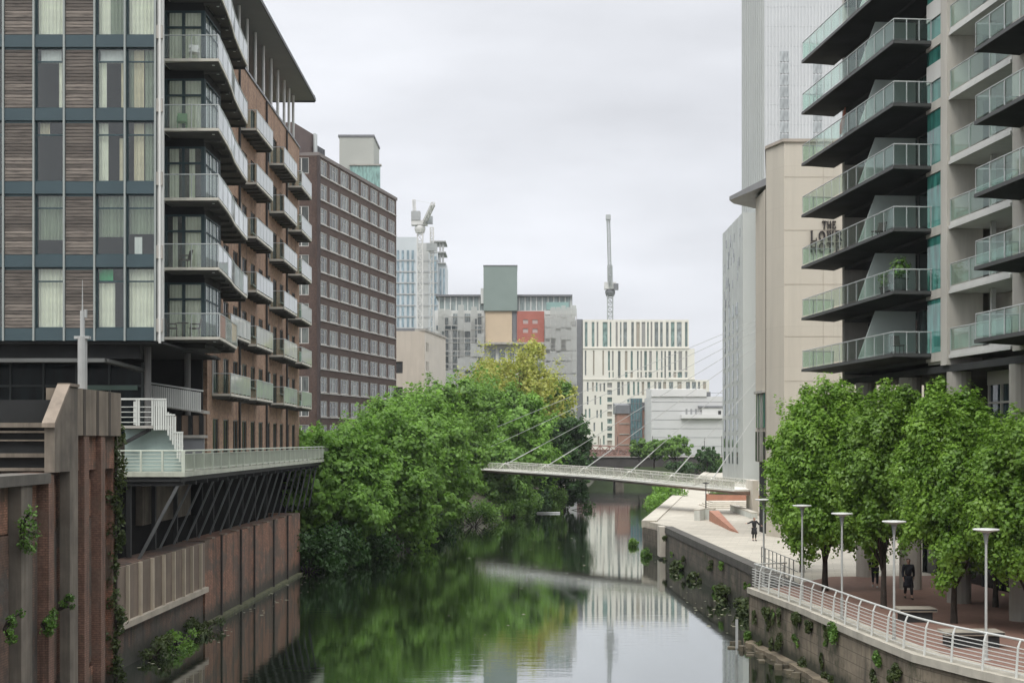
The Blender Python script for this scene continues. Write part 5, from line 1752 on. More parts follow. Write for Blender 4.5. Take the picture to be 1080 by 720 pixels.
def bench(px,py,D,w,label):
    x = PX(px,D)
    t = thing("stone_bench", label, "bench", (x,D,ZP), 0, "stone benches under the trees")
    MB().box(-w/2,-.5,.42,w/2,.5,.54).build("seat_slab", plain("bench_stone",(.30,.27,.22),.8,.15,2) if "bench_stone" not in bpy.data.materials else bpy.data.materials["bench_stone"], t)
    MB().prism([(-w/2+.15,-.38),(w/2-.15,-.38),(w/2-.15,.38),(-w/2+.15,.38)],0,.418).build("plinth", DARK, t)
    MB().box(-w/2+.02,-.52,.47,w/2-.02,-.503,.52).build("edge_strip", DARK, t)
bench(965,650,55.3,1.45,"square dark stone bench with pale top behind the railing, farther of two")
bench(1024,675,48.6,2.0,"long dark stone bench with pale top by the nearest lamp")

# plaza walls, planter, ramp
PLZ = 5.0
def G(px,py):
    D = 7*1500/(py-465); return (PX(px,D),D)
t = thing("ramp_wall", "triangular red brick ramp wall on the pale plaza", "wall", (*G(760,556),PLZ))
O = Vector((*G(760,556),PLZ))
pts = [G(748,549),G(758,549),G(779,562),G(770,559.5)]
b = MB().prism(pts, PLZ-.05, PLZ+.1)
b.v = [(x,y,(z if z<PLZ else PLZ+.06+.85*max(0,min(1,(y-G(779,562)[1])/14)))) for x,y,z in b.v]
rel(b,O).build("brick_face", plain("plaza_brick",(.36,.17,.11),.8,.15,1), t)
t = thing("planter", "oval brick planter with low hedge beneath the footbridge end", "planter", (27.5,168,PLZ))
b = MB(); n = 28
ou = [(4.6*math.cos(2*math.pi*i/n),3.2*math.sin(2*math.pi*i/n)) for i in range(n)]
b.prism(ou,0,.75); b.build("brick_ring", bpy.data.materials["plaza_brick"], t)
b = MB(); b.prism([(x*.93,y*.93) for x,y in ou],.752,.86); b.build("soil", SOIL, t)
for (pa,pb,hh,lab) in ((G(738,549),G(752,548),.9,"short white curved seat wall on the plaza beside the red ramp"),(G(770,538),G(793,547),.5,"low pale step wall before the footbridge landing")):
    t = thing("low_wall", lab, "wall", (pa[0],pa[1],PLZ))
    O = Vector((pa[0],pa[1],PLZ))
    m_ = ((pa[0]+pb[0])/2,(pa[1]+pb[1])/2+1.2)
    rel(ribbon(MB(),[pa,m_,pb],-.5,PLZ-.05,PLZ+hh),O).build("wall_body", OFFWHITE, t)
    rel(ribbon(MB(),[(p[0],p[1]) for p in (pa,m_,pb)],-.56,PLZ+hh+.003,PLZ+hh+.1),O).build("coping", COPING, t)
t = thing("steps", "shallow pale steps rising across the plaza", "steps", (*G(745,535),PLZ))
O = Vector((*G(745,535),PLZ))
for j in range(4):
    y0 = 148+j*1.2
    rel(MB().box(20.5+j*.3,y0,PLZ-.05-.01*j,31-.3*j,y0+8-j*1.4,PLZ+.13*(j+1)),O).build("step", COPING if j%2 else CONCPALE, t)
x_, y_ = G(744.5,546)
t = thing("lamp_post", "thin dark post standing on the pale plaza by the footbridge", "lamp post", (x_,y_,PLZ))
MB().tube([(0,0,0),(0,0,3.1)],[.06,.04],8).build("pole", DARK, t)
MB().lathe([(.05,3.1),(.3,3.16),(.3,3.2),(.05,3.26)],n=14).build("lamp_head", DARK, t)
# boom on the water
o_ = (PX(578,189),189,ZW)
t = thing("floating_boom", "thin white floating boom on the water near the left trees", "boom", o_)
MB().tube([(-1.5,0,.08),(1.6,.3,.08)],.13,8).build("float", WHITE, t)
MB().tube([(-1.55,0,.05),(-3.2,1.5,.05)],.04,6).build("tether", WHITE, t)
# scum and leaves drifting along the walls
b = MB(); rd = random.Random(44)
for i in range(170):
    if i % 3 == 0: Y = rd.uniform(60,110); x = xw(Y)+.5+rd.random()**2*2.2
    elif i % 3 == 1: Y = rd.uniform(70,120); x = 12.3-rd.random()**2*2.5
    else: Y = rd.uniform(70,190); x = rd.uniform(-6,9)
    s_ = rd.uniform(.03,.13)
    b.face([(x+s_*math.cos(a_)*rd.uniform(.5,1.3),Y+s_*1.5*math.sin(a_)*rd.uniform(.5,1.3),ZW+.006) for a_ in (0,1.2,2.5,3.7,5.1)])
tag(b.build("floating_leaves", plain("drifting_leaf",(.30,.29,.20),.8,.4,3)), kind="stuff")
# gauge pole by the near wall
q = P(785,690,64)
t = thing("gauge_pole", "thin pale pole standing in the river at the near wall corner", "pole", (q.x-.35,64,ZW-1))
MB().tube([(0,0,0),(0,0,PZ(660,64)-ZW+1)],.045,8).build("pole", GALV, t)
MB().box(-.06,-.08,1.3,.06,-.05,2.6).build("scale_board", GALV, t)

# balcony furniture
CHAIRM = plain("dark_rattan", (.06,.05,.045), .7, .2, 3)
def chair(loc, rz, m, label):
    t = thing("balcony_chair", label, "chair", loc, rz, "chairs on the curved balconies")
    MB().box(-.24,-.24,.42,.24,.24,.47).build("seat", m, t)
    MB().prism_x([(.2,.47),(.25,.47),(.36,.92),(.31,.92)],-.23,.23).build("backrest", m, t)
    for x in (-.21,.21):
        for y in (-.21,.21): MB().tube([(x,y,0),(x,y,.42)],.02,6).build("leg", m, t)
        MB().tube([(x,-.2,.47),(x,-.2,.66),(x,.28,.66)],.02,6).build("armrest", m, t)
chair((-16.25,68.0,zt(0)), R(100), CHAIRM, "dark chair on the lowest curved balcony, left of the little table")
chair((-15.2,68.1,zt(0)), R(-80), CHAIRM, "dark chair on the lowest curved balcony, near its curved corner")
chair((-15.7,68.2,zt(1)), R(-60), CHAIRM, "dark chair alone on the curved balcony one floor above the lowest")
chair((-15.2,68.1,zt(4)), R(20), WHITE, "white chair on the topmost visible curved balcony, beside the glass corner")
chair((-15.8,68.1,zt(3)), R(10), plain("green_plastic",(.12,.25,.12),.5,.1,2), "green chair on a curved balcony below the white chair's balcony")
t = thing("balcony_table", "small dark round table between chairs on the lowest curved balcony", "table", (-15.75,68.0,zt(0)))
MB().lathe([(.28,.68),(.30,.70),(.28,.72)],n=18).build("table_top", CHAIRM, t)
MB().tube([(0,0,.03),(0,0,.68)],.03,8).build("stem", CHAIRM, t)
MB().lathe([(.2,0),(.2,.02),(.04,.05)],n=14).build("foot", CHAIRM, t)
def tower_loc(x,y,z):
    tw = next(o for o in COL.objects if o.name.startswith("balcony_tower"))
    return Matrix.Translation(tw.location) @ Matrix.Rotation(tw.rotation_euler.z,4,'Z') @ Vector((x,y,z))
for (x_,y_,k_,rz_,lb) in ((11.2,-1.15,1,30,"dark chair behind the potted shrubs on a long tower balcony"),(8.4,-1.0,2,-50,"dark chair on the tower balcony two floors above the lowest one"),(10.9,-1.0,0,10,"dark chair on the lowest long tower balcony above the trees")):
    t = thing("balcony_chair", lb, "chair", tower_loc(x_,y_,zk[k_]), R(rz_), "chairs on the tower balconies")
    MB().box(-.24,-.24,.42,.24,.24,.47).build("seat", CHAIRM, t)
    MB().prism_x([(.2,.47),(.25,.47),(.36,.92),(.31,.92)],-.23,.23).build("backrest", CHAIRM, t)
    for x in (-.21,.21):
        for y in (-.21,.21): MB().tube([(x,y,0),(x,y,.42)],.02,6).build("leg", CHAIRM, t)
def parasol(loc):
    t = thing("folded_parasol", "folded red parasol leaning on a long tower balcony", "parasol", loc)
    MB().tube([(0,0,0),(.35,0,2.1)],.025,6).build("pole", ALU, t)
    MB().tube([(.12,0,.75),(.22,0,1.3),(.36,0,2.15)],[.05,.13,.03],8).build("canopy", plain("red_canvas",(.42,.15,.10),.8,.1,2), t)
parasol(tower_loc(2.4,-1.0,zk[4]))
def tub(loc, label, s=1.0):
    t = thing("potted_plant", label, "plant", loc)
    MB().lathe([(.16*s,0),(.22*s,.36*s),(.24*s,.38*s)],n=16).build("pot", plain("pot_dark",(.05,.05,.05),.7,.1,2) if "pot_dark" not in bpy.data.materials else bpy.data.materials["pot_dark"], t)
    leafcloud("foliage", [((0,0,.38*s+.3*s),(.32*s,.32*s,.36*s))], 260, .10*s, LEAF_P, t, 3)

# ================================================================== VEGETATION
def leaf_quads(cent, size, seed, updir=.5, outdir=None, aspect=.62):
    rs = np.random.RandomState(seed)
    n = len(cent)
    nrm = rs.normal(size=(n,3)); nrm[:,2] = np.abs(nrm[:,2])*(.6+updir)+updir*.5
    if outdir is not None: nrm += outdir*1.35
    nrm /= np.linalg.norm(nrm,axis=1)[:,None]
    a = rs.normal(size=(n,3)); a -= (a*nrm).sum(1)[:,None]*nrm; a /= np.linalg.norm(a,axis=1)[:,None]
    b = np.cross(nrm,a)
    sz = size*(.6+.8*rs.rand(n))[:,None]
    v = np.empty((n,4,3))
    v[:,0] = cent-a*sz*.5; v[:,1] = cent+b*sz*.5*aspect+a*sz*.05-nrm*sz*.08
    v[:,2] = cent+a*sz*.5; v[:,3] = cent-b*sz*.5*aspect+a*sz*.05-nrm*sz*.08
    return v.reshape(-1,3)
def quads_mesh(name, v, mat):
    me = bpy.data.meshes.new(name); n = len(v)//4
    me.vertices.add(len(v)); me.vertices.foreach_set("co", v.astype(np.float32).ravel())
    me.loops.add(n*4); me.loops.foreach_set("vertex_index", np.arange(n*4,dtype=np.int32))
    me.polygons.add(n); me.polygons.foreach_set("loop_start", np.arange(0,n*4,4,dtype=np.int32))
    me.materials.append(mat); me.update(calc_edges=True)
    return me
def leafcloud(name, blobs, nper, size, mat, parent=None, seed=1, loc=None):
    rs = np.random.RandomState(seed); cs = []
    for (c,r) in blobs:
        d = rs.normal(size=(nper,3)); d /= np.linalg.norm(d,axis=1)[:,None]
        rad = rs.rand(nper)**.45
        cs.append(np.array(c)+d*rad[:,None]*np.array(r))
    return link(name, quads_mesh(name, leaf_quads(np.vstack(cs), size, seed), mat), parent, loc)
def crown(seed, rx, rz_, zc, nbough, nclump, nleaf, lsize, mat, upright=.0, droop=0.0, csz=.16, nshoot=0, loose=0.0):
    """leaves in clumps, clumps on boughs, boughs in an egg-shaped volume."""
    rs = np.random.RandomState(seed)
    cents, outs, tips = [], [], []
    for i in range(nbough):
        u = (i+.5)/nbough
        z = 1-1.75*u + rs.uniform(-.12,.12); z = max(-.95,min(1,z))
        ph = i*2.399+rs.uniform(-.3,.3)
        rr_ = math.sqrt(max(0,1-z*z*.9))
        pr = .62+.16*rs.rand() if not loose else .50+.48*rs.rand()
        bc = np.array([rx*rr_*pr*math.cos(ph), rx*rr_*pr*math.sin(ph), zc+rz_*z*pr*1.05])
        br = np.array([rx*.40,rx*.40,rx*(.36+.22*upright)])*(.75+.5*rs.rand())*(1-.30*loose)
        tips.append(bc)
        for j in range(nclump):
            d = rs.normal(size=3); d[2] += .35; d /= np.linalg.norm(d)
            c = bc+d*br*(.45+.6*rs.rand()**.6)
            cr = rx*csz*(.6+.8*rs.rand())
            q = rs.normal(size=(nleaf,3)); q /= np.linalg.norm(q,axis=1)[:,None]
            q *= (rs.rand(nleaf)**.5)[:,None]*cr
            q[:,2] *= (.75+.5*upright)
            if droop: q[:,2] -= np.abs(rs.rand(nleaf))*droop; q[:,:2] *= .6
            cents.append(c+q); outs.append(np.repeat(((c-np.array([0,0,zc]))/np.array([rx,rx,rz_]))[None],nleaf,0)*.6+q/(np.linalg.norm(q,axis=1)[:,None]+1e-6)*1.3)
    for k in range(nshoot):                            # leafy shoots that break the outline
        ph = rs.rand()*6.283; zz = rs.uniform(-.75,.98) if k % 3 else rs.uniform(.5,1)
        rr_ = math.sqrt(max(.02,1-zz*zz)); s_ = rs.uniform(.82,1.02)
        c0 = np.array([rx*rr_*math.cos(ph)*s_, rx*rr_*math.sin(ph)*s_, zc+rz_*zz*s_])
        ax = np.array([math.cos(ph)*rr_*.7, math.sin(ph)*rr_*.7, .75+max(0,zz)*.6]); ax /= np.linalg.norm(ax)
        ln = rx*rs.uniform(.22,.5); m_ = int(nleaf*.8)
        u_ = rs.uniform(-.8,1,size=m_)
        q = rs.normal(size=(m_,3))*rx*.075*(1.15-.75*np.clip(u_,0,1))[:,None]+ax[None]*u_[:,None]*ln
        cents.append(c0+q); outs.append(np.repeat(ax[None],m_,0)*.5+q/(np.linalg.norm(q,axis=1)[:,None]+1e-6)*.8)
    for k in range(int(nbough*nclump*.25*(1-.6*loose))):           # inner foliage
        d = rs.normal(size=3); d /= np.linalg.norm(d)
        c = np.array([0,0,zc])+d*np.array([rx,rx,rz_])*.55*rs.rand()**.4
        q = rs.normal(size=(nleaf,3))*rx*.11
        cents.append(c+q); outs.append(np.zeros((nleaf,3)))
    cents = np.vstack(cents); outs = np.vstack(outs)
    return quads_mesh("crown", leaf_quads(cents, lsize, seed+1, .35, outs, .7), mat), tips
def trunk_mesh(seed, h0, zc, rz_, r0, tips, lean=0):
    rs = np.random.RandomState(seed); b = MB()
    top = zc+rz_*.55
    pts = [(0,0,-.3),(0,0,0),(lean*.3,.02,h0*.5),(lean*.7,-.03,h0),(lean,.05,(h0+top)/2),(lean*1.1,.1,top)]
    b.tube(pts,[r0*1.25,r0*1.1,r0*.9,r0*.78,r0*.5,r0*.12],9)
    for i, tp in enumerate(tips[::2]):
        zs = h0*.8+(top-h0)*.6*rs.rand()*max(.15,min(1,(tp[2]-h0)/(top-h0+.01)))
        p0 = Vector((lean*.8,0,min(zs,tp[2]-.2))); p1 = Vector(tp)
        mid = p0.lerp(p1,.5)+Vector((0,0,.12*(p1-p0).length))
        b.tube([p0,mid,p1],[r0*.42,r0*.28,r0*.08],6)
    return b.mesh("trunk", BARK, True)
def tree(name, label, x, y, zb, ztop, rx, zlow, mat, seed, nb=16, nc=14, nl=70, ls=.3, r0=.22, upright=0, droop=0, group=None, rz=0, csz=.16, reuse=None, shoots=0, loose=0.0):
    t = thing(name, label, "tree", (x,y,zb), rz, group)
    if reuse: 
        link("trunk", reuse[0], t); c = link("crown", reuse[1], t); c.scale = (rx/reuse[2],rx/reuse[2],(ztop-zb)/reuse[3]); return reuse
    rz_ = (ztop-zlow)/2*.92; zc = (ztop+zlow)/2-zb
    cm, tips = crown(seed, rx, rz_, zc, nb, nc, nl, ls, mat, upright, droop, csz, shoots, loose)
    tm = trunk_mesh(seed, max(.6,zlow-zb+.4), zc, rz_, r0, tips)
    link("trunk", tm, t); link("crown", cm, t)
    return (tm, cm, rx, ztop-zb)
gR = "young trees along the red brick promenade"
tree("plane_tree","leafy bright green tree at the hotel end of the promenade row",PX(870,66.5),66.5,ZP,14.6,2.5,5.7,LEAF_R,21,50,11,130,0.175,.16,1.0,group=gR,csz=.17,shoots=110,loose=.8)
tree("plane_tree","bright green tree whose trunk hides a walking person",15.6,59.7,ZP,14.2,1.85,6.3,LEAF_R,22,42,11,130,0.158,.13,1.0,group=gR,csz=.18,shoots=90,loose=.8)
tree("plane_tree","bright green tree behind the square stone bench",17.0,54.7,ZP,13.9,1.9,6.1,LEAF_R,23,42,11,130,0.152,.13,1.0,group=gR,csz=.18,shoots=90,loose=.8)
tree("plane_tree","bright green tree nearest the camera at the right frame edge",18.7,51.5,ZP,13.2,1.95,5.8,LEAF_R,24,42,11,130,0.148,.13,1.0,group=gR,csz=.18,shoots=90,loose=.8)
tree("plane_tree","leafy green tree half hidden behind the hotel end tree",PX(846,76),76,ZP,12.8,1.9,6.0,LEAF_R,25,26,12,85,.16,.14,.4,group=gR,csz=.18,shoots=90,loose=.8)
tree("plane_tree","added dark green tree filling the deep shade by the glass podium behind the stone benches",PX(1050,60),60,ZP,13.4,2.0,5.6,LEAF_B,26,34,11,80,.19,.13,.8,group=gR,csz=.18,shoots=90,loose=.8)  # added tree, darker leaved than its row, to fill the deep shade
gL = "trees crowding the left river bank"
tree("lime_tree","broad green lime tree overhanging the water at the walkway end",PX(350,113),113,3.6,12.9,4.9,2.5,LEAF_A,31,30,14,70,.36,.3,group=gL,shoots=70,loose=.35)
tree("lime_tree","tall light green lime tree second along the left bank",PX(402,124),124,3.8,14.4,5.2,2.5,LEAF_A,32,30,14,70,.38,.3,group=gL,shoots=70,loose=.35)
tree("sycamore_tree","dark green sycamore whose foliage reaches the footbridge end",PX(440,138),138,4.0,16.8,5.3,2.6,LEAF_A,33,28,14,70,.40,.3,group=gL,shoots=70,loose=.35)
tree("sycamore_tree","bluish green sycamore just behind the footbridge cables",PX(464,156),156,4.0,19.2,5.0,2.5,LEAF_A,34,26,14,70,.42,.3,group=gL,shoots=70,loose=.35)
tree("sycamore_tree","mid green rounded sycamore left of the yellowish willow",PX(512,193),193,4.0,21.4,6.4,2.5,LEAF_A,35,26,14,65,.46,.3,group=gL,shoots=70,loose=.35)
tree("willow_tree","tall yellowish weeping willow behind the footbridge",PX(540,214),214,4.0,26.2,8.6,3.2,LEAF_W,36,34,14,80,.44,.4,0,1.6,gL,shoots=60,loose=.5)
tree("sycamore_tree","fresh green tree low in front of the yellowish willow",PX(549,190),190,3.4,17.6,5.2,2.4,LEAF_A,61,24,14,65,.42,.25,group=gL,shoots=70,loose=.35)
tree("sycamore_tree","low olive green tree under the footbridge at the waterline",PX(522,184),184,3.0,11.5,4.2,2.3,LEAF_B,62,20,13,65,.40,.2,group=gL,shoots=70,loose=.35)
tree("sycamore_tree","dark dense rounded tree at the right end of the left bank",PX(592,196),196,3.6,16.2,4.1,2.6,LEAF_D,37,22,13,70,.42,.25,group=gL,shoots=70,loose=.35)
tree("sycamore_tree","light green tree between the willow and the scaffolding",PX(573,212),212,5.0,20.5,4.6,5.0,LEAF_B,38,20,13,65,.5,.25,group=gL,shoots=70,loose=.35)
tree("sycamore_tree","tall shady tree in the second row behind the two limes",PX(432,150),150,7.0,16.6,5.0,5.0,LEAF_B,39,20,13,65,.5,.25,group=gL,shoots=70,loose=.35)
tree("lime_tree","small light green tree in front of the brown office block",PX(330,128),128,7.0,12.8,3.3,5.0,LEAF_A,40,18,12,60,.42,.2,group=gL,shoots=70,loose=.35)
gF = "small trees beyond the footbridge"
tree("birch_tree","pale green birch standing before the white walled building",PX(712,330),330,6,PZ(459,330),3.6,7.2,LEAF_A,51,14,9,40,.55,.2,group=gF)
tree("birch_tree","small birch between the teal glazing and the pale wall",PX(690,332),332,6,PZ(464,332),2.9,7.2,LEAF_B,52,12,9,40,.55,.2,group=gF)
tree("birch_tree","low birch left of the teal glazed corner",PX(674,335),335,6,PZ(462,335),2.6,7.2,LEAF_B,53,12,9,40,.55,.2,group=gF)
tree("fir_tree","dark pointed fir beside the pale tower foot",PX(746,318),318,6,PZ(471,318),2.4,6.6,LEAF_D,54,12,8,40,.5,.18,group=gF)
def bush(name, label, x, y, z, blobs, n, ls, mat, seed, group=None, cat="bush"):
    t = thing(name, label, cat, (x,y,z), 0, group)
    leafcloud("foliage", blobs, n, ls, mat, t, seed)
    b = MB()
    for (c,r) in blobs: b.tube([(0,0,-.1),(c[0]*.5,c[1]*.5,c[2]*.6),(c[0],c[1],c[2])],[.05,.04,.015],5)
    b.build("stems", BARK, t)
rs = random.Random(3)
def bl(n, sx, sy, sz, r): return [((rs.uniform(-sx,sx),rs.uniform(-sy,sy),rs.uniform(.15*sz,sz)),(r*rs.uniform(.7,1.3),r*rs.uniform(.7,1.3),r*rs.uniform(.6,1.1))) for _ in range(n)]
gB = "bushes at the foot of the left bank"
for (px,py,D,lb,m) in ((325,596,104.5,"low bush against the end of the brick quay wall",LEAF_D),(345,590,108,"bush hanging over the water under the first lime tree",LEAF_D),(385,577,118,"dark bush at the waterline under the second lime tree",LEAF_D),
                     (425,568,131,"bush at the waterline beneath the sycamore by the footbridge",LEAF_B),(462,562,143,"leafy bush on the bank below the footbridge end",LEAF_D),(500,552,160,"bush on the bank below the footbridge cables",LEAF_B),(545,548,180,"olive bush at the waterline below the willow",LEAF_B)):
    q = P(px,py,D); bush("bush", lb, q.x, D, 2.3, bl(9,2.6,1.6,2.6,1.3), 330, .33, m, int(px), gB)  # darker bushes carry the shade of the overhanging trees in their leaf colour
gW = "plants rooted in the near river wall"
def nearx(y):
    for (xa,ya),(xb,yb) in zip(near_line,near_line[1:]):
        if ya <= y <= yb: return xa+(xb-xa)*(y-ya)/(yb-ya)
    return 11.3
for (px,py,lb,r,m) in ((883,667,"bright green fern clump hanging from the near wall coping",.42,LEAF_P),(928,693,"small green fern tuft on the near wall right of the bright fern",.26,LEAF_P),(857,660,"dark fern tuft on the near wall left of the bright fern",.25,LEAF_M),
                     (842,652,"trailing dark ivy patch high on the near wall",.34,LEAF_M),(812,646,"ivy patch near the corner of the near wall",.32,LEAF_M),(950,706,"dim ivy patch low on the near wall by the frame bottom",.3,LEAF_M),
                     (826,676,"yellowish weeds halfway down the near wall",.34,LEAF_M),(803,690,"mossy weeds at the foot of the near wall",.5,LEAF_M),(850,705,"brownish weeds along the wall footing at the frame bottom",.5,LEAF_M),(792,668,"light green creeper at the wall corner beside the pole",.36,LEAF_P)):
    k = (px-540)/1500
    best = min((abs(nearx(y/10)-k*y/10), y/10) for y in range(420,677))[1]
    z = PZ(py,best)
    bush("wall_plant", lb, nearx(best)-.02, best, max(z,ZW+.1), [((-.10+rs.uniform(-.15,.05),rs.uniform(-r,r)*.9,rs.uniform(-.7*r,.5*r)),(r*.4,r*.55,r*.65)) for _ in range(7)], 190, .085, m, px, gW, "plant")
rs2 = random.Random(19)
for i in range(24):
    y_ = rs2.uniform(46.5,67); z_ = rs2.choice((rs2.uniform(2.6,3.4),rs2.uniform(2.6,4.6),rs2.uniform(3.8,4.7)))
    r = rs2.uniform(.12,.34)
    bush("wall_plant", "small dark tuft rooted in the joints of the near stone river wall", nearx(y_)-.02, y_, z_, [((-.04+rs2.uniform(-.10,.02),rs2.uniform(-r,r)*1.2,rs2.uniform(-1.6*r,.5*r)),(r*.25,r*.45,r*.65)) for _ in range(5)], 110, .07, LEAF_M if i%4 else LEAF_B, 200+i, "small tufts in the near river wall", "plant")
for i in range(16):
    y_ = rs2.uniform(69.5,117); z_ = rs2.choice((rs2.uniform(2.4,2.9),rs2.uniform(2.4,4.2)))
    x_ = 12.45+(13.4-12.45)*(116.7-y_)/37.7 if y_ > 79 else 13.37
    r = rs2.uniform(.2,.5)
    bush("wall_plant", "small dark tuft rooted along the dark stone river wall", x_-.02, y_, z_, [((-.05+rs2.uniform(-.2,.02),rs2.uniform(-r,r)*1.6,rs2.uniform(-r,r)*.7),(r*.35,r*.6,r*.4)) for _ in range(5)], 100, .11, LEAF_M if i%3 else LEAF_B, 300+i, "small tufts in the dark river wall", "plant")
gW2 = "weeds at the foot of the dark river wall"
for (px,py,D,lb,r,m) in ((690,574,131,"green weeds growing on the ledge at the far wall corner",.9,LEAF_B),(706,583,119,"bright weeds at the waterline below the dark wall start",.9,LEAF_P),(726,600,106,"patch of weeds at the foot of the dark wall",.8,LEAF_M),(752,640,86,"brown weeds on the waterline before the near wall corner",.9,LEAF_M),(735,612,98,"small pale weeds midway along the dark wall",.6,LEAF_M),(770,655,79,"tall weeds in the corner where the two river walls meet",1.0,LEAF_M)):
    x = 12.45+(13.4-12.45)*(116.7-D)/37.7 if D < 116.7 else 11.7
    bush("weeds", lb, x-.1, D, ZW-.1, [((-.35+rs.uniform(-.3,.1),rs.uniform(-r,r),rs.uniform(.1,.9*r)),(r*.4,r*.6,r*.4)) for _ in range(6)], 110, .2, m, px, gW2, "plant")
gW3 = "plants on the old left retaining wall"
for (px,py,lb,n,r,m) in ((22,556,"leafy shrub sprouting from the left retaining wall near the frame edge",9,.42,LEAF_P),(44,655,"thin shrub sprouting low on the left retaining wall",7,.30,LEAF_P),(62,640,"small sprig above the low shrub on the retaining wall",4,.22,LEAF_P),(4,660,"bit of greenery on the retaining wall at the frame edge",4,.3,LEAF_P)):
    D = 15.2*1500/(540-px); q = P(px,py,D)
    bush("wall_plant", lb, q.x, D, q.z, [((.12+rs.uniform(0,.3),rs.uniform(-r,r)*1.0,rs.uniform(-r,r)*1.6),(r*.5,r*.5,r*.5)) for _ in range(n+4)], 42, .10, m, px+7, gW3, "plant")
t = thing("ivy_strip", "dark ivy column climbing the corner of the retaining wall", "ivy", (-15.35,55.2,0))
leafcloud("foliage", [((rs.uniform(-.25,.2),rs.uniform(-.2,.2),z_*.32+2.2),(.22+.14*(z_>22),.25,.34)) for z_ in range(34)], 90, .15, LEAF_M, t, 77)
MB().tube([(-.05,.1,1.5),(-.05,.1,13)],[.07,.04],6).build("stems", BARK, t)
gW4 = "bushes on the ledge below the precast panels"
for (px,py,D,lb) in ((160,705,63,"dark bush on the quay ledge at the bottom of the picture"),(185,690,67,"bush on the quay ledge under the precast panels"),(212,680,72,"small bush at the start of the brick quay wall")):
    bush("bush", lb, xw(D)+.4, D, ZW-.1, [((rs.uniform(-.3,.7),rs.uniform(-2.2,2.2),rs.uniform(.0,.75)),(.34,.55,.28)) for _ in range(8)], 110, .14, LEAF_M if px!=185 else LEAF_B, px, gW4)
x_, y_ = G(705,548)
bush("bush", "light green shrub on the bank beside the pale coping", 19.5, 186, ZW+.3, bl(9,2.2,5,3.2,1.5), 240, .4, LEAF_A, 91)
bush("bush", "green shrub row on the bank beyond the light green shrub", 25.0, 222, ZW+.3, bl(9,2.0,9,3.0,1.5), 240, .45, LEAF_B, 92)
bush("bush", "dark shrubs below the far truss bridge", 41, 318, 4.5, bl(9,6,3,2.6,1.8), 200, .55, LEAF_D, 93)
bush("bush", "leafy shrubs in front of the truss bridge right end", 48, 322, 4.5, bl(9,4,3,3.0,1.7), 200, .55, LEAF_B, 94)
for (px,py,D,lb,m) in ((525,549,181,"shaggy bush low on the bank under the footbridge middle",LEAF_B),(560,546,187,"dark bush by the white floating boom",LEAF_D),(588,544,191,"green bush at the foot of the dark rounded tree",LEAF_B),(606,541,196,"last small bush at the right end of the left bank",LEAF_D)):
    q = P(px,py,D); bush("bush", lb, q.x-1.0, D+2, 2.3, bl(10,3.2,1.6,2.8,1.3), 300, .38, m, int(px), gB)
bush("hedge", "low clipped hedge inside the oval brick planter", 27.5, 168, PLZ+.8, [((3.4*math.cos(a_),2.2*math.sin(a_),.2),(1.1,1.0,.45)) for a_ in [i*.7 for i in range(9)]], 160, .22, LEAF_B, 95, None, "hedge")
tub(tower_loc(11.8,-1.2,zk[1]), "potted shrub on a long tower balcony near its corner", 1.6)
tub(tower_loc(9.6,-1.1,zk[1]), "second potted shrub beside the corner shrub on the tower balcony", 1.2)

# ================================================================== PEOPLE
SKIN = plain("skin", (.42,.26,.19), .6, .05, 4)
HAIRM = plain("dark_hair", (.025,.018,.014), .6, .2, 8)
def skin_mesh(name, verts, radii, edges, mat, root=0, sub=2):
    me = bpy.data.meshes.new(name); me.from_pydata(verts, edges, []); me.update()
    o = bpy.data.objects.new(name, me); COL.objects.link(o)
    sk = o.modifiers.new("skin",'SKIN'); sk.use_smooth_shade = True
    for i, r in enumerate(radii):
        me.skin_vertices[0].data[i].radius = (r,r) if not hasattr(r,'__len__') else r
    me.skin_vertices[0].data[root].use_root = True
    if sub: 
        sb = o.modifiers.new("sub",'SUBSURF'); sb.levels = sub; sb.render_levels = sub
    dg = bpy.context.evaluated_depsgraph_get()
    m2 = bpy.data.meshes.new_from_object(o.evaluated_get(dg)); m2.name = name
    bpy.data.objects.remove(o); bpy.data.meshes.remove(me)
    m2.materials.clear(); m2.materials.append(mat)
    return m2
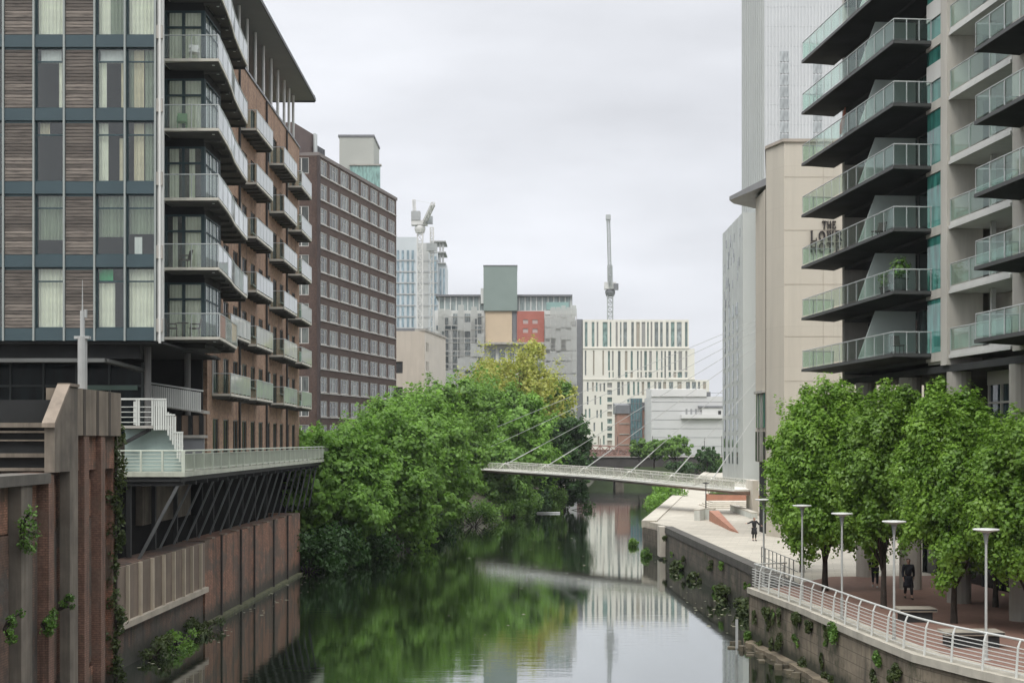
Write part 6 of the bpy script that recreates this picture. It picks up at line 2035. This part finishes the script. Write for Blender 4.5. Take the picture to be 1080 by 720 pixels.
def person(label, loc, rz, h, top, legs, pose="walk", coat=False, shoes=None, facing=1):
    """stands at the origin facing +y, 1.75 m tall, then scaled to h."""
    t = thing("person", label, "person", loc, rz)
    V, Rr, E = [], [], []
    def add(p, r, frm=None):
        V.append(p); Rr.append(r)
        if frm is not None: E.append((frm,len(V)-1))
        return len(V)-1
    pel = add((0,0,.95),.125); sp_ = add((0,0,1.15),.118,pel); ch = add((0,.0,1.36),.13,sp_); nk = add((0,.0,1.50),.055,ch)
    h0_ = add((0,.015,1.565),.06,nk); h1 = add((0,.025,1.645),.088,h0_); h2_ = add((0,.01,1.72),.062,h1)
    add((0,.125,1.635),.014,h1)                                        # nose
    for sx in (-1,1): add((sx*.098,0,1.64),.014,h1)                     # ears
    arm, leg = {}, {}
    for sx in (-1,1):
        sw = sx if pose == "walk" else 0
        sh = add((sx*.18,0,1.43),.058,ch)
        if pose == "spread" and sx == 1: el = (sx*.42,.02,1.32); wr = (sx*.62,.10,1.30); hd = (sx*.70,.12,1.30)
        elif pose == "spread": el = (sx*.36,.0,1.22); wr = (sx*.52,.12,1.12); hd = (sx*.59,.15,1.10)
        else: el = (sx*.245,-.03+.07*sw,1.15); wr = (sx*.255,.06+.17*sw,.92); hd = (sx*.25,.09+.19*sw,.84)
        e_ = add(el,.043,sh); w_ = add(wr,.028,e_); p_ = add(hd,.030,w_)
        d = (Vector(hd)-Vector(wr)).normalized()
        for f_, (off,ln) in enumerate(((-.024,.06),(-.008,.072),(.008,.068),(.024,.052))):
            b0 = Vector(hd)+Vector((0,off,0))+d*.02; b1 = b0+d*ln*.55+Vector((-sx*.004,.0,0)); b2 = b0+d*ln+Vector((-sx*.018,.0,0))
            i0 = add(tuple(b0),.010,p_); i1 = add(tuple(b1),.009,i0); add(tuple(b2),.007,i1)
        b0 = Vector(hd)-d*.035+Vector((-sx*.01,.032,0)); i0 = add(tuple(b0),.011,p_); add(tuple(b0+d*.04+Vector((0,.025,0))),.008,i0)
        arm[sx] = (sh,el,wr)
        lw = -sw
        hip = add((sx*.095,0,.90),.085,pel)
        kn = (sx*.10,.05+.12*lw,.50); an = (sx*.10,.0+.27*lw,.09 if lw >= 0 else .13); to = (sx*.115,an[1]+.17,.035 if lw >= 0 else .05)
        k_ = add(kn,.058,hip); a_ = add(an,.038,k_); add(to,.032,a_)
        leg[sx] = (kn,an,to)
    s = h/1.75
    body = skin_mesh("body",V,Rr,E,SKIN,0)
    o = link("body", body, t); o.scale = (s,s,s)
    def part(name, me): 
        q = link(name, me, t); q.scale = (s,s,s); return q
    # jacket
    V2 = [(0,0,.93),(0,0,1.15),(0,0,1.37),(0,0,1.47)]; R2 = [.165,.15,.158,.085]; E2 = [(0,1),(1,2),(2,3)]
    for sx in (-1,1):
        n0_ = len(V2); el, wr = Vector(arm[sx][1]), Vector(arm[sx][2])
        V2 += [(sx*.185,0,1.43),tuple(el),tuple(el.lerp(wr,.9))]; R2 += [.082,.062,.048]; E2 += [(2,n0_),(n0_,n0_+1),(n0_+1,n0_+2)]
    part("jacket", skin_mesh("jacket",V2,R2,E2,top,0))
    if coat:
        part("coat_skirt", MB().lathe([(.23,.50),(.215,.66),(.19,.82),(.165,1.0)],n=20).mesh("coat_skirt",top,True))
    V3 = [(0,0,.96)]; R3 = [.14]; E3 = []
    for sx in (-1,1):
        n0_ = len(V3); kn, an, _ = leg[sx]
        V3 += [(sx*.095,0,.88),kn,(kn[0]*.2+an[0]*.8,kn[1]*.2+an[1]*.8,kn[2]*.2+an[2]*.8)]; R3 += [.105,.075,.062]; E3 += [(0,n0_),(n0_,n0_+1),(n0_+1,n0_+2)]
    part("trousers", skin_mesh("trousers",V3,R3,E3,legs,0))
    for sx in (-1,1):
        _, an, to = leg[sx]
        part("shoe", skin_mesh("shoe",[(an[0],an[1]-.05,.045+max(0,an[2]-.09)),(an[0],an[1]+.04,.05+max(0,an[2]-.09)),(to[0],to[1]+.05,.035)],[.045,.05,.036],[(0,1),(1,2)],shoes or DARK,0))
        part("eye", MB().lathe([(.002,1.650),(.008,1.656),(.002,1.663)],(sx*.033,.103),8).mesh("eye",DARK))
    part("mouth", MB().box(-.022,.098,1.600,.022,.106,1.606).mesh("mouth",plain("lip",(.30,.12,.10),.6,.05,4) if "lip" not in bpy.data.materials else bpy.data.materials["lip"]))
    part("hair", skin_mesh("hair",[(0,-.015,1.655),(0,-.01,1.70),(0,.0,1.735)],[(.098,.092),(.095,.09),(.06,.06)],[(0,1),(1,2)],HAIRM,0))
    return t
NAVY = plain("navy_cloth", (.022,.024,.032), .85, .15, 6)
BLACKC = plain("black_cloth", (.014,.014,.015), .85, .2, 6)
person("person in dark clothes and white shoes walking past the second tree", (PX(923,68.3),68.3,ZP), R(165), 1.74, BLACKC, NAVY, "walk", False, WHITE)
person("person in a long dark jacket walking by the concrete column", (PX(958,63.2),63.2,ZP), R(175), 1.80, NAVY, BLACKC, "walk", True)
person("person in a flared black coat with arms spread on the pale plaza", (PX(795.5,100),100,ZP), R(190), 1.66, BLACKC, BLACKC, "spread", True)

# ================================================================== AIR
hm = bpy.data.materials.new("haze_air"); hm.use_nodes = True
hn, hl = hm.node_tree.nodes, hm.node_tree.links
for n_ in list(hn):
    if n_.type != 'OUTPUT_MATERIAL': hn.remove(n_)
pv = hn.new("ShaderNodeVolumePrincipled")
pv.inputs["Color"].default_value = (.86, .89, .93, 1)
pv.inputs["Density"].default_value = .00013
pv.inputs["Anisotropy"].default_value = .2
hl.new(pv.outputs[0], [n_ for n_ in hn if n_.type == 'OUTPUT_MATERIAL'][0].inputs["Volume"])
mb = MB().box(-4100,-260,-2,4100,5600,120)
tag(mb.build("haze", hm), kind="stuff")
